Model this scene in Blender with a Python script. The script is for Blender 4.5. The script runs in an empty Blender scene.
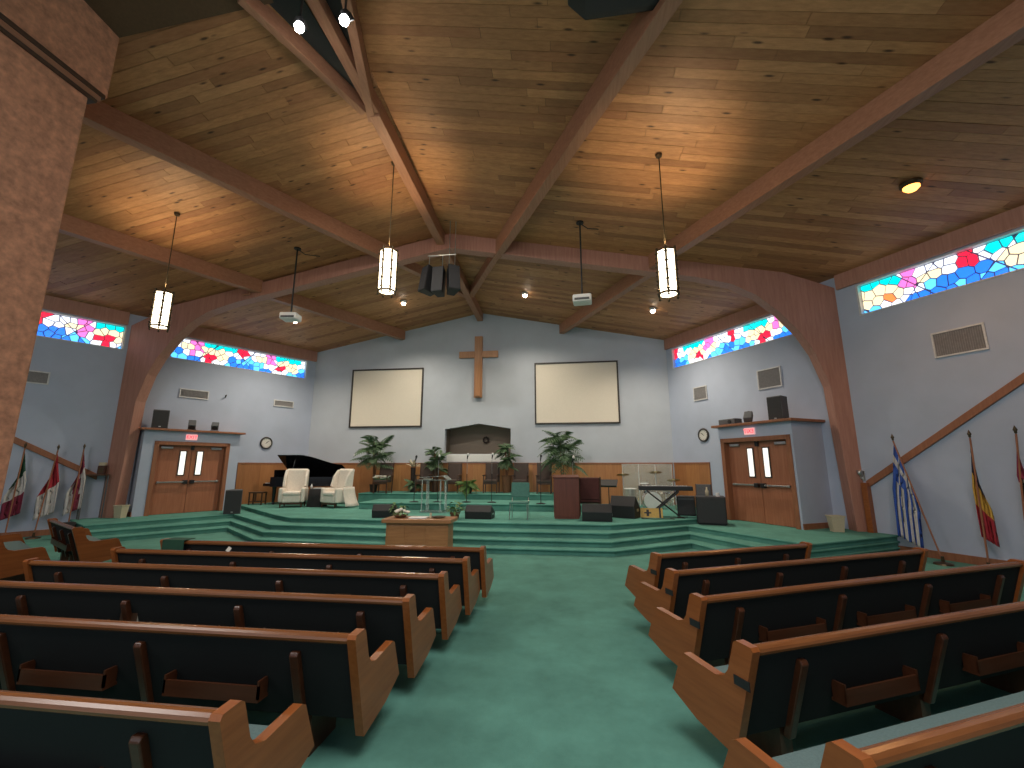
import bpy, bmesh, math, random
from mathutils import Vector, Matrix
random.seed(7)
SC = bpy.context.scene
COL = SC.collection
PI = math.pi
R = math.radians

# ---------------------------------------------------------------- camera, world, lights, exposure
FPX, EYE = 430.0, 1.95
PITCH = math.atan(82/FPX)
YAW = math.atan(59/math.hypot(FPX, 82))
cam_d = bpy.data.cameras.new('camera'); cam = bpy.data.objects.new('camera', cam_d); COL.objects.link(cam)
cam_d.sensor_width = 36; cam_d.lens = FPX/1024*36; cam_d.clip_start = .05; cam_d.clip_end = 200
cam.location = (0, 0, EYE); cam.rotation_euler = (PI/2+PITCH, 0, YAW)
SC.camera = cam
SC.view_settings.view_transform = 'Standard'; SC.view_settings.look = 'None'
SC.view_settings.gamma = 1; SC.view_settings.use_curve_mapping = False
SC.view_settings.exposure = 1.0
W = bpy.data.worlds.new('world'); SC.world = W; W.use_nodes = True
W.node_tree.nodes['Background'].inputs[0].default_value = (.6, .68, .8, 1)
W.node_tree.nodes['Background'].inputs[1].default_value = .15

def light(name, kind, loc, power, color, target=None, size=.2, angle=60, blend=.6, size_y=None):
    d = bpy.data.lights.new(name, kind); d.energy = power; d.color = color
    if kind == 'AREA':
        d.shape = 'RECTANGLE'; d.size = size; d.size_y = size_y or size
    else:
        d.shadow_soft_size = size
    if kind == 'SPOT': d.spot_size = R(angle); d.spot_blend = blend
    o = bpy.data.objects.new(name, d); COL.objects.link(o); o.location = loc
    if target is not None:
        o.rotation_euler = (Vector(target)-Vector(loc)).to_track_quat('-Z', 'Y').to_euler()
    return o
# added fill lamps, out of view: a cool one behind the camera, two warm overhead
light('rear_fill_cool', 'AREA', (-3, -3.3, 3.2), 60, (.86, .93, 1), (-3, 10, 2.5), 12, size_y=3.5)
light('rear_fill_overhead', 'AREA', (1.2, .6, 7.4), 190, (1, .95, .9), (1.6, 2.5, 0), 3.5)
light('rear_fill_overhead', 'AREA', (-8.5, .6, 7.4), 190, (1, .95, .9), (-8.8, 2.5, 0), 3.5)
# stage flood lights on the ridge
light('stage_flood', 'SPOT', (-4.5, 5.75, 8.9), 300, (1, .95, .86), (-6.5, 15.6, 1.2), .12, 80, 1.0)
light('stage_flood', 'SPOT', (-3.75, 5.85, 8.9), 300, (1, .95, .86), (-1.0, 15.2, 1.2), .12, 80, 1.0)

# ---------------------------------------------------------------- geometry of the room (metres)
DB = 17.5                       # back wall
XL, XR = -11.27, 3.92           # its two corners
X0 = -3.75                      # ridge line
S30, C30 = .5, math.sqrt(3)/2
def roofz(x, y): return 8.5 - .2*abs(x-X0) + .11*(DB-y)
def wallR(t, d=0): return Vector((XR + S30*t - C30*d, DB - C30*t - S30*d, 0))   # t along the wall, d into the room
def wallL(t, d=0): return Vector((XL - S30*t + C30*d, DB - C30*t - S30*d, 0))
_f = Vector((-math.sin(YAW)*math.cos(PITCH), math.cos(YAW)*math.cos(PITCH), math.sin(PITCH)))
_r = Vector((math.cos(YAW), math.sin(YAW), 0)); _u = _r.cross(_f)
def ray(px, py): return _f + _r*((px-512)/FPX) - _u*((py-384)/FPX)
def at(px, py, z):              # a measured point of the photograph on the level z
    d = ray(px, py); return Vector((0, 0, EYE)) + d*((z-EYE)/d.z)
def aty(px, py, y):
    d = ray(px, py); return Vector((0, 0, EYE)) + d*(y/d.y)
def atx(px, py, x):
    d = ray(px, py); return Vector((0, 0, EYE)) + d*(x/d.x)

# ---------------------------------------------------------------- materials
def newmat(name):
    m = bpy.data.materials.new(name); m.use_nodes = True
    nt = m.node_tree; return m, nt, nt.nodes['Principled BSDF']
def ramp(nt, fac, stops):
    n = nt.nodes.new('ShaderNodeValToRGB'); e = n.color_ramp.elements
    while len(e) < len(stops): e.new(.5)
    for i, (p, c) in enumerate(stops): e[i].position = p; e[i].color = (*c, 1)
    nt.links.new(fac, n.inputs[0]); return n.outputs[0]
def coords(nt, scale, world=False):
    mp = nt.nodes.new('ShaderNodeMapping'); mp.inputs['Scale'].default_value = scale
    if world:
        g = nt.nodes.new('ShaderNodeNewGeometry'); nt.links.new(g.outputs['Position'], mp.inputs[0])
    else:
        t = nt.nodes.new('ShaderNodeTexCoord'); nt.links.new(t.outputs['Object'], mp.inputs[0])
    return mp.outputs[0]
def noise(nt, vec, scale, detail=4, rough=.6):
    n = nt.nodes.new('ShaderNodeTexNoise'); n.inputs['Scale'].default_value = scale
    n.inputs['Detail'].default_value = detail; n.inputs['Roughness'].default_value = rough
    nt.links.new(vec, n.inputs['Vector']); return n.outputs[0]
def bump(nt, b, h, strength, dist=.01):
    n = nt.nodes.new('ShaderNodeBump'); n.inputs['Strength'].default_value = strength; n.inputs['Distance'].default_value = dist
    nt.links.new(h, n.inputs['Height']); nt.links.new(n.outputs[0], b.inputs['Normal'])
def plain(name, c, rough=.5, metal=0, var=.12, scale=18, bmp=0):
    m, nt, b = newmat(name)
    v = noise(nt, coords(nt, (1, 1, 1)), scale)
    lo = tuple(x*(1-var) for x in c); hi = tuple(min(1, x*(1+var)) for x in c)
    nt.links.new(ramp(nt, v, [(.3, lo), (.7, hi)]), b.inputs['Base Color'])
    b.inputs['Roughness'].default_value = rough; b.inputs['Metallic'].default_value = metal
    if bmp: bump(nt, b, v, bmp)
    return m
def wood(name, c1, c2, axis=0, rough=.4, world=False, knots=False, scale=1.0):
    m, nt, b = newmat(name)
    sc = [7*scale]*3; sc[axis] = .5*scale
    vec = coords(nt, tuple(sc), world)
    v = noise(nt, vec, 3.0, 6, .65)
    col = ramp(nt, v, [(.28, c1), (.72, c2)])
    if knots:
        kv = coords(nt, (1.5, 5.6, 1.5) if axis == 0 else (5, 1.6, 1.5), world)
        vo = nt.nodes.new('ShaderNodeTexVoronoi'); vo.inputs['Scale'].default_value = 1.0
        nt.links.new(kv, vo.inputs['Vector'])
        k = ramp(nt, vo.outputs['Distance'], [(.06, (1, 1, 1)), (.16, (0, 0, 0))])
        mx = nt.nodes.new('ShaderNodeMix'); mx.data_type = 'RGBA'
        nt.links.new(k, mx.inputs[0]); nt.links.new(col, mx.inputs[6]); mx.inputs[7].default_value = (c1[0]*.22, c1[1]*.18, c1[2]*.15, 1)
        col = mx.outputs[2]
    nt.links.new(col, b.inputs['Base Color']); b.inputs['Roughness'].default_value = rough
    bump(nt, b, v, .12, .004)
    return m
def emit(name, c, s):
    m, nt, b = newmat(name)
    b.inputs['Base Color'].default_value = (*c, 1); b.inputs['Emission Color'].default_value = (*c, 1)
    b.inputs['Emission Strength'].default_value = s; b.inputs['Roughness'].default_value = .2
    return m
def plaster(name, c, bs=.25, sc=55):
    m, nt, b = newmat(name)
    vec = coords(nt, (1, 1, 1), True)
    v = noise(nt, vec, .8, 5); f = noise(nt, vec, sc, 3)
    nt.links.new(ramp(nt, v, [(.3, tuple(x*.93 for x in c)), (.7, tuple(x*1.06 for x in c))]), b.inputs['Base Color'])
    b.inputs['Roughness'].default_value = .85; bump(nt, b, f, bs, .006); return m
def carpet(name, c):
    m, nt, b = newmat(name)
    vec = coords(nt, (1, 1, 1), True)
    v = noise(nt, vec, 1.3, 6, .7); f = noise(nt, vec, 130, 2)
    nt.links.new(ramp(nt, v, [(.3, tuple(x*.78 for x in c)), (.7, tuple(x*1.2 for x in c))]), b.inputs['Base Color'])
    b.inputs['Roughness'].default_value = .97; b.inputs['Specular IOR Level'].default_value = .15
    bump(nt, b, f, .5, .006); return m

M = {}
M['wall'] = plaster('painted_plaster', (.43, .485, .61))
M['wall_back'] = plaster('painted_plaster_back', (.47, .51, .575))
M['pier'] = plain('rough_rust_plaster', (.58, .28, .17), .85, 0, .28, 9, .9)
M['arch'] = wood('arch_timber', (.36, .165, .118), (.48, .245, .185), 2, .55, True)
M['beam'] = wood('beam_timber', (.29, .128, .070), (.42, .20, .118), 1, .5, True)
M['carpet'] = carpet('green_carpet', (.102, .262, .215))
M['stage_carpet'] = carpet('stage_carpet', (.105, .285, .235))
PL = [((.31, .135, .052), (.47, .225, .098)), ((.35, .16, .064), (.55, .27, .118)), ((.25, .102, .042), (.37, .17, .072)),
      ((.38, .178, .074), (.58, .295, .135)), ((.285, .112, .046), (.41, .185, .082))]
for i, (a, b_) in enumerate(PL): M['plank%d' % i] = wood('pine_plank_%d' % i, a, b_, 0, .55, True, True)
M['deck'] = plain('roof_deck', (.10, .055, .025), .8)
M['wains'] = [wood('wainscot_%d' % i, a, b_, 2, .45, True) for i, (a, b_) in enumerate([((.34, .14, .05), (.46, .21, .08)), ((.30, .12, .045), (.40, .18, .07)), ((.38, .17, .06), (.5, .24, .09))])]
M['pew'] = wood('pew_oak', (.14, .046, .014), (.24, .09, .03), 0, .24)
M['pew_end'] = wood('pew_end_oak', (.22, .060, .013), (.33, .105, .028), 1, .3)
M['pew_dark'] = plain('pew_back_fabric', (.0045, .006, .006), .9, scale=60)
M['pew_shelf'] = wood('pew_shelf', (.05, .016, .007), (.085, .028, .012), 0, .3)
M['cushion'] = plain('pew_cushion', (.12, .19, .19), .9, scale=70, bmp=.2)
M['door'] = wood('door_veneer', (.31, .11, .055), (.43, .175, .095), 2, .4)
M['casing'] = wood('door_casing', (.24, .09, .045), (.34, .14, .07), 2, .45)
M['oak'] = wood('table_oak', (.30, .13, .05), (.44, .21, .085), 0, .35)
M['cross'] = wood('cross_wood', (.38, .17, .075), (.52, .26, .12), 2, .4)
M['mahog'] = wood('mahogany', (.10, .028, .018), (.17, .05, .03), 2, .35)
M['black'] = plain('black_plastic', (.014, .014, .016), .5)
M['blackcloth'] = plain('black_cloth', (.016, .016, .018), .9, bmp=.3)
M['lacquer'] = plain('piano_lacquer', (.008, .008, .010), .12)
M['grille'] = plain('speaker_grille', (.03, .031, .034), .7, scale=200, bmp=.4)
M['greybox'] = plain('grey_speaker', (.09, .093, .10), .65)
M['white'] = plain('white_plastic', (.75, .75, .74), .4, var=.04)
M['whitecloth'] = plain('ivory_fabric', (.78, .72, .64), .85, var=.06, bmp=.2)
M['screen'] = plain('projection_cloth', (.74, .68, .58), .9, var=.02)
M['frame'] = plain('dark_frame', (.035, .028, .024), .5)
M['metal'] = plain('brushed_metal', (.5, .5, .5), .3, .9)
M['brass'] = plain('dark_bronze', (.10, .07, .04), .4, .8)
M['chrome'] = plain('chrome', (.75, .75, .75), .15, 1)
M['leaf'] = plain('palm_leaf', (.075, .14, .065), .5, var=.4, scale=6)
M['leaf2'] = plain('bright_leaf', (.10, .20, .05), .5, var=.4, scale=6)
M['pot'] = plain('dark_pot', (.035, .022, .018), .5)
M['basket'] = plain('wicker', (.16, .075, .035), .8, bmp=.5)
M['brownfab'] = plain('brown_upholstery', (.075, .052, .044), .85, bmp=.2)
M['redfab'] = plain('wine_upholstery', (.09, .025, .022), .8, bmp=.2)
M['tealfab'] = plain('teal_upholstery', (.075, .20, .165), .85, bmp=.2)
M['darkwood'] = wood('dark_chair_wood', (.05, .022, .012), (.085, .04, .02), 2, .4)
M['bin'] = plain('cream_plastic', (.55, .48, .34), .5, var=.05)
M['mortar'] = plain('window_mortar', (.16, .14, .26), .9, bmp=.4)
M['vent'] = plain('vent_metal', (.62, .62, .63), .4)
M['louver'] = plain('vent_louver', (.26, .25, .255), .5)
M['ventdark'] = plain('vent_shadow', (.2, .195, .2), .7)
M['mural'] = plaster('baptistry_mural', (.32, .265, .21), .1)
M['warm'] = emit('lamp_glass', (1, .86, .62), 3.2)
M['flood'] = emit('flood_glass', (1, .97, .9), 40)
M['bulb'] = emit('spot_glass', (1, .9, .72), 14)
M['orange'] = emit('amber_bulb', (1, .36, .07), 2.6)
M['exitred'] = emit('exit_letters', (1, .01, .03), 1.6)
M['exitbox'] = emit('exit_housing', (.8, .45, .45), .3)
M['litglass'] = emit('door_glass', (.75, .72, .66), .7)
M['paper'] = plain('paper', (.62, .58, .5), .8, var=.05)
M['cable'] = plain('cable', (.02, .02, .02), .6)
M['clockface'] = plain('clock_face', (.66, .64, .6), .5, var=.03)
M['drum'] = plain('drum_shell', (.55, .52, .46), .25, .5)
M['cymbal'] = plain('cymbal_brass', (.62, .48, .22), .25, .9)
M['gold'] = plain('yellow_panel', (.62, .38, .08), .5)
m, nt, b = newmat('acrylic'); b.inputs['Base Color'].default_value = (.82, .92, .9, 1); b.inputs['Roughness'].default_value = .08
b.inputs['Transmission Weight'].default_value = .75; b.inputs['IOR'].default_value = 1.3; M['acrylic'] = m
GLASS = dict(blue=(.02, .17, .72), sky=(.10, .52, .95), teal=(0, .62, .62), white=(.88, .94, 1), cream=(1, .86, .55), red=(.85, .015, .05),
             orange=(1, .22, .06), pink=(.80, .16, .50), lilac=(.55, .50, .95))
for k, c in GLASS.items(): M['g_'+k] = emit('glass_'+k, c, .62 if k in ('white', 'cream') else .85)
def flagmat(n, c): return plain('flag_'+n, c, .85, var=.1, bmp=.2)
M['f_blue'] = flagmat('blue', (.03, .09, .40)); M['f_white'] = flagmat('white', (.55, .53, .52)); M['f_navy'] = flagmat('navy', (.012, .016, .045))
M['f_yellow'] = flagmat('yellow', (.60, .36, .06)); M['f_red'] = flagmat('red', (.36, .02, .035)); M['f_green'] = flagmat('green', (.015, .07, .04))
M['f_black'] = flagmat('black', (.012, .014, .014)); M['f_wine'] = flagmat('wine', (.20, .02, .05))

# ---------------------------------------------------------------- mesh helpers
class MB:
    def __init__(s): s.v = []; s.f = []; s.mi = []; s.M = Matrix()
    def add(s, vs, fs, mat=0):
        n = len(s.v); s.v += [s.M @ Vector(p) for p in vs]
        s.f += [tuple(i+n for i in f) for f in fs]; s.mi += [mat]*len(fs); return s
    def box(s, x0, x1, y0, y1, z0, z1, mat=0):
        vs = [(x, y, z) for z in (z0, z1) for x, y in ((x0, y0), (x1, y0), (x1, y1), (x0, y1))]
        return s.add(vs, [(3, 2, 1, 0), (4, 5, 6, 7), (0, 1, 5, 4), (1, 2, 6, 5), (2, 3, 7, 6), (3, 0, 4, 7)], mat)
    def prism(s, poly, fn, d0, d1, mat=0):      # poly of 2-D points, fn(u, v, d) -> 3-D
        n = len(poly); vs = [fn(u, v, d0) for u, v in poly] + [fn(u, v, d1) for u, v in poly]
        fs = [tuple(range(n-1, -1, -1)), tuple(range(n, 2*n))] + [(i, (i+1) % n, n+(i+1) % n, n+i) for i in range(n)]
        return s.add(vs, fs, mat)
    def tube(s, pts, r, n=8, mat=0):
        pts = [Vector(p) for p in pts]; vs = []; rr = r if isinstance(r, (list, tuple)) else [r]*len(pts)
        for i, p in enumerate(pts):
            d = (pts[min(i+1, len(pts)-1)] - pts[max(i-1, 0)]).normalized()
            a = d.cross(Vector((0, 0, 1)) if abs(d.z) < .9 else Vector((1, 0, 0))).normalized(); c = d.cross(a)
            vs += [p + (a*math.cos(k*2*PI/n) + c*math.sin(k*2*PI/n))*rr[i] for k in range(n)]
        fs = [(i*n+k, i*n+(k+1) % n, (i+1)*n+(k+1) % n, (i+1)*n+k) for i in range(len(pts)-1) for k in range(n)]
        m_ = len(pts)-1
        fs += [tuple(range(n-1, -1, -1)), tuple(m_*n+k for k in range(n))]
        return s.add(vs, fs, mat)
    def lathe(s, prof, n=16, c=(0, 0, 0), mat=0, axis='z'):
        def P(r, h, a):
            x, y = r*math.cos(a), r*math.sin(a)
            q = {'z': (x, y, h), 'y': (x, h, y), 'x': (h, x, y)}[axis]
            return (q[0]+c[0], q[1]+c[1], q[2]+c[2])
        vs = [P(r, h, k*2*PI/n) for r, h in prof for k in range(n)]
        fs = [(i*n+k, i*n+(k+1) % n, (i+1)*n+(k+1) % n, (i+1)*n+k) for i in range(len(prof)-1) for k in range(n)]
        fs += [tuple(range(n-1, -1, -1)), tuple((len(prof)-1)*n+k for k in range(n))]
        return s.add(vs, fs, mat)
    def build(s, name, mats, parent=None, bevel=0, smooth=False, seg=2):
        me = bpy.data.meshes.new(name); me.from_pydata([tuple(p) for p in s.v], [], s.f)
        for m_ in (mats if isinstance(mats, (list, tuple)) else [mats]): me.materials.append(m_)
        me.polygons.foreach_set('material_index', s.mi)
        bm = bmesh.new(); bm.from_mesh(me); bmesh.ops.recalc_face_normals(bm, faces=bm.faces); bm.to_mesh(me); bm.free()
        if smooth: me.polygons.foreach_set('use_smooth', [True]*len(me.polygons))
        o = bpy.data.objects.new(name, me); COL.objects.link(o)
        if parent is not None: o.parent = parent
        if bevel:
            b = o.modifiers.new('bevel', 'BEVEL'); b.width = bevel; b.segments = seg; b.limit_method = 'ANGLE'; b.angle_limit = R(40)
        return o
def BX(*a): return MB().box(*a)
def tag(o, label=None, cat=None, group=None, kind=None):
    if label: o['label'] = label
    if cat: o['category'] = cat
    if group: o['group'] = group
    if kind: o['kind'] = kind
    return o
def thing(name, loc, label, cat, group=None, rz=0):
    o = bpy.data.objects.new(name, None); COL.objects.link(o); o.location = loc; o.rotation_euler = (0, 0, rz)
    o.empty_display_size = .1
    return tag(o, label, cat, group)
def struct(o): o['kind'] = 'structure'; return o
def copy_tree(o, parent=None, **kw):
    c = o.copy(); COL.objects.link(c)
    if parent is not None: c.parent = parent
    for ch in [x for x in bpy.data.objects if x.parent == o]: copy_tree(ch, c)
    return c
def text_mesh(name, s, size, mat, parent, loc, rot, depth=.006):
    cu = bpy.data.curves.new(name, 'FONT'); cu.body = s; cu.size = size; cu.extrude = depth; cu.align_x = 'CENTER'; cu.align_y = 'CENTER'
    t = bpy.data.objects.new(name, cu); COL.objects.link(t)
    dg = bpy.context.evaluated_depsgraph_get(); me = bpy.data.meshes.new_from_object(t.evaluated_get(dg))
    bpy.data.objects.remove(t); me.materials.clear(); me.materials.append(mat)
    o = bpy.data.objects.new(name, me); COL.objects.link(o); o.parent = parent; o.location = loc; o.rotation_euler = rot
    return o
def frameM(p, ex, ey): # local frame: x along ex, y along ey, z up
    m_ = Matrix.Identity(4)
    for i, v in enumerate((Vector(ex), Vector(ey), Vector((0, 0, 1)))):
        for k in range(3): m_[k][i] = v[k]
    m_.translation = p; return m_

# ================================================================ SETTING
YF = -4.0
struct(BX(-26, 20, YF-.3, DB+.3, -.2, 0).build('floor', M['carpet']))
# ceiling: deck slabs above, planks below
deck = MB()
for sgn in (1, -1):
    xs = (X0, X0+sgn*24)
    vs = [(x, y, roofz(x, y)+.05+dz) for dz in (0, .12) for x, y in ((xs[0], YF-.3), (xs[1], YF-.3), (xs[1], DB+1.6), (xs[0], DB+1.6))]
    deck.add(vs, [(0, 1, 2, 3), (4, 5, 6, 7), (0, 1, 5, 4), (1, 2, 6, 5), (2, 3, 7, 6), (3, 0, 4, 7)])
ceiling = struct(deck.build('ceiling', M['deck']))
PW = .176
planks = []
for sgn in (1, -1):
    y = DB+.05
    while y > 1.6:
        ym = y-PW/2
        xmax = (XR + .577*(DB-ym)+.1 - X0) if sgn > 0 else (X0-(XL-.577*(DB-ym)-.1))
        a = 0.0; first = True
        while a < xmax-.01:
            L = random.uniform(1.6, 4.2) if not first else random.uniform(.6, 3.6)
            first = False; b_ = min(a+L, xmax)
            planks.append((sgn, a, b_, y, random.choice((0, 0, 1, 1, 2, 3, 4)), random.uniform(0, .006))); a = b_
        y -= PW
def plank_geo(mb, p, mat):
    sgn, a, b_, y, mi, dz = p
    g = .003
    vs = []
    for h in (.0-dz, .03):
        for s_, yy in ((a+g, y-g), (b_-g, y-g), (b_-g, y-PW+g), (a+g, y-PW+g)):
            x = X0+sgn*s_; vs.append((x, yy, roofz(x, yy)+h))
    mb.add(vs, [(3, 2, 1, 0), (4, 5, 6, 7), (0, 1, 5, 4), (1, 2, 6, 5), (2, 3, 7, 6), (3, 0, 4, 7)], mat)
def view_area(p):
    sgn, a, b_, y, mi, dz = p
    x = X0+sgn*(a+b_)/2; q = Vector((x, y, roofz(x, y)))-Vector((0, 0, EYE)); z = q.dot(_f)
    if z < .5: return 0
    px, py = 512+FPX*q.dot(_r)/z, 384-FPX*q.dot(_u)/z
    if not (-40 < px < 1064 and -15 < py < 420): return 0
    return (b_-a)*PW/z**2*abs(q.z)/q.length
planks.sort(key=view_area, reverse=True)
for p in planks[:296]:
    mb = MB(); plank_geo(mb, p, 0); mb.build('plank', M['plank%d' % p[4]], ceiling)
mb = MB()
for p in planks[296:]: plank_geo(mb, p, p[4])
o = mb.build('plank_boarding', [M['plank%d' % i] for i in range(5)], ceiling); o['kind'] = 'stuff'

# back wall with the baptistry opening
def wpoly(mb, pts, y0, y1, mat=0): mb.prism(pts, lambda u, v, d: (u, d, v), y0, y1, mat)
oL = aty(445, 429, DB); oA = aty(478.5, 423.5, DB); oR = aty(510.7, 428.7, DB); oB = aty(446, 454, DB)
ox0, ox1, oxa, oz0, oz1, oza = oL.x, oR.x, oA.x, oB.z, (oL.z+oR.z)/2, oA.z
mb = MB(); top = lambda x: roofz(x, DB)+.03
wpoly(mb, [(XL-.4, 0), (ox0, 0), (ox0, top(ox0)), (XL-.4, top(XL-.4))], DB, DB+.25)
wpoly(mb, [(ox1, 0), (XR+.4, 0), (XR+.4, top(XR+.4)), (ox1, top(ox1))], DB, DB+.25)
wpoly(mb, [(ox0, 0), (ox1, 0), (ox1, oz0), (ox0, oz0)], DB, DB+.25)
wpoly(mb, [(ox0, oz1), (oxa, oza), (oxa, top(oxa)), (ox0, top(ox0))], DB, DB+.25)
wpoly(mb, [(oxa, oza), (ox1, oz1), (ox1, top(ox1)), (oxa, top(oxa))], DB, DB+.25)
struct(mb.build('wall_back', M['wall_back']))
mb = MB()
mb.box(ox0-.15, ox1+.15, DB+1.3, DB+1.4, oz0-.3, oza+.3); mb.box(ox0-.25, ox0-.15, DB+.25, DB+1.4, oz0-.3, oza+.3)
mb.box(ox1+.15, ox1+.25, DB+.25, DB+1.4, oz0-.3, oza+.3); mb.box(ox0-.2, ox1+.2, DB+.25, DB+1.4, oza+.25, oza+.3); mb.box(ox0-.2, ox1+.2, DB+.25, DB+1.4, oz0-.3, oz0-.25)
struct(mb.build('wall_baptistry', M['mural']))
wr = MB()
for k in range(9):
    a = k*2*PI/9; wr.lathe([(.0, 0), (.05, .02), (.045, .06), (0, .08)], 6, (.11*math.cos(a), -.05, .11*math.sin(a)), axis='y')
w_ = aty(486, 440, DB+1.2)
o = wr.build('wreath', M['pot']); o.location = w_; tag(o, 'small dark flower ornament on the brown wall of the recess', 'ornament')
led = MB(); l0 = aty(450, 454.5, DB); l1 = aty(505, 462, DB)
led.box(ox0+.12, ox1-.05, DB-.05, DB-.003, l1.z+.0, oz0-.02)
struct(led.build('trim_1', M['white'], None, .01))
# side walls
WINZ = (5.70, 6.52)
def side_wall(name, fn, side, wins):
    tmax = (DB-YF)/C30+.2
    mb = MB()
    def seg(t0, t1, z0, z1, roof=False):
        pts = [(t0, z0), (t1, z0)]
        if roof:
            pts += [(t1, roofz(*fn(t1)[:2])+.04), (t0, roofz(*fn(t0)[:2])+.04)]
        else: pts += [(t1, z1), (t0, z1)]
        mb.prism(pts, lambda u, v, d: fn(u, d)+Vector((0, 0, v)), 0, -.35)
    seg(-.3, tmax, 0, WINZ[0]); seg(-.3, tmax, WINZ[1], 0, True)
    t = -.3
    for a, b_ in wins:
        seg(t, a, *WINZ); t = b_
    seg(t, tmax, *WINZ)
    return struct(mb.build(name, M['wall']))
WR = [(.30, 6.0), (6.92, 12.6)]; WL_ = [(.38, 6.1), (6.50, 11.8)]
side_wall('wall_right', wallR, 1, WR)
side_wall('wall_left', wallL, -1, WL_)
struct(BX(-26, 20, YF-.3, YF, 0, 11.4).build('wall_front', M['wall']))

# stained glass
def clip(poly, nx, ny, c):     # keep nx*x+ny*y <= c
    out = []
    for i in range(len(poly)):
        a, b_ = poly[i], poly[(i+1) % len(poly)]
        da, db = nx*a[0]+ny*a[1]-c, nx*b_[0]+ny*b_[1]-c
        if da <= 0: out.append(a)
        if (da < 0 < db) or (db < 0 < da):
            k = da/(da-db); out.append((a[0]+(b_[0]-a[0])*k, a[1]+(b_[1]-a[1])*k))
    return out
def area(p): return .5*sum(p[i][0]*p[(i+1) % len(p)][1]-p[(i+1) % len(p)][0]*p[i][1] for i in range(len(p)))
def inset(poly, d):
    out = list(poly)
    n = len(poly)
    for i in range(n):
        a, b_ = poly[i], poly[(i+1) % n]; L = math.hypot(b_[0]-a[0], b_[1]-a[1])
        if L < 1e-6: continue
        nx, ny = (b_[1]-a[1])/L, -(b_[0]-a[0])/L
        out = clip(out, nx, ny, nx*a[0]+ny*a[1]-d)
        if len(out) < 3: return []
    return out
def zone(u, v, ph):
    w = (u+ph) % 2.6; H = .82
    if math.hypot(w-.62, (v-.26)*1.1) < .17: return 'orange' if math.hypot(w-.62, v-.26) < .08 else 'red'
    if math.hypot(w-2.12, (v-.62)*1.2) < .17: return 'red'
    if v > .64 and (.05 < w < .80): return 'teal'
    if v > .66 and w > 2.35: return 'teal'
    if v > .50+.10*math.sin(w*2.2) and w < .95: return 'white'
    if .88 < w < 1.22 and v > .36-.5*(w-1.05): return 'pink'
    curve = .36+.20*math.sin((w-1.25)*2.1)
    if w > .95 and v < curve-.10: return 'blue' if (v < .13 or random.random() < .4) else 'sky'
    if w > .95 and v < curve+.03: return 'white'
    if w < .30 and v < .14: return 'sky'
    if w < .85 and v > .22: return 'cream'
    if 1.2 < w < 1.55 and v < .62: return 'cream'
    if 1.62 < w < 1.80 and v < .6: return 'lilac'
    return 'white'
def stained(name, fn, t0, t1, flip, ph, seed):
    rnd = random.Random(seed); L = t1-t0; H = WINZ[1]-WINZ[0]
    root = MB(); root.prism([(t0, WINZ[0]), (t1, WINZ[0]), (t1, WINZ[1]), (t0, WINZ[1])], lambda u, v, d: fn(u, d)+Vector((0, 0, v)), -.12, -.20)
    root = struct(root.build(name, M['mortar']))
    fr = MB()
    for a, b_, c, d_ in ((t0, t1, WINZ[1]-.03, WINZ[1]), (t0, t1, WINZ[0], WINZ[0]+.03), (t0, t0+.045, WINZ[0], WINZ[1]), (t1-.045, t1, WINZ[0], WINZ[1])):
        fr.prism([(a, c), (b_, c), (b_, d_), (a, d_)], lambda u, v, d: fn(u, d)+Vector((0, 0, v)), .012, -.12)
    fr.build('window_frame', M['vent'], root)
    seeds = []
    nx, ny = int(L/.205), 4
    for i in range(nx):
        for j in range(ny):
            seeds.append(((i+.5+rnd.uniform(-.38, .38)+(.25 if j % 2 else -.25))*L/nx, (j+.5+rnd.uniform(-.34, .34))*H/ny))
    groups = {}
    for i, (sx, sy) in enumerate(seeds):
        poly = [(.05, .035), (L-.05, .035), (L-.05, H-.035), (.05, H-.035)]
        for k, (qx, qy) in enumerate(seeds):
            if k == i or abs(qx-sx) > .8: continue
            ax, ay = qx-sx, qy-sy
            poly = clip(poly, ax, ay, ax*(sx+qx)/2+ay*(sy+qy)/2)
            if len(poly) < 3: break
        if len(poly) < 3: continue
        # long leads cross the window diagonally and cut the pieces
        parts = [poly]
        for k in range(int(L/.65)+1):
            c = k*.65+.2; sl = 1 if k % 2 else -1
            nx_, ny_ = 1, -sl*.9
            nxt = []
            for q in parts:
                for s_ in (1, -1):
                    r_ = clip(q, s_*nx_, s_*ny_, s_*c)
                    if len(r_) >= 3 and abs(area(r_)) > .0016: nxt.append(r_)
            parts = nxt
        for q in parts:
            if area(q) < 0: q = q[::-1]
            cx, cy = sum(p[0] for p in q)/len(q), sum(p[1] for p in q)/len(q)
            u = (L-cx) if flip else cx
            z = zone(u, cy, ph)
            q = inset(q, .013)
            if len(q) < 3 or area(q) < .0008: continue
            mbp = MB(); mbp.prism(q, lambda a, b_, d: fn(t0+a, d)+Vector((0, 0, WINZ[0]+b_)), -.125, -.095-rnd.uniform(0, .012))
            mbp.build('pane', M['g_'+z], root)
stained('window_1', wallR, *WR[0], False, 1.95, 3)
stained('window_2', wallR, *WR[1], False, 0.0, 4)
stained('window_3', wallL, *WL_[0], False, 2.2, 5)
stained('window_4', wallL, *WL_[1], False, .15, 6)

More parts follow.
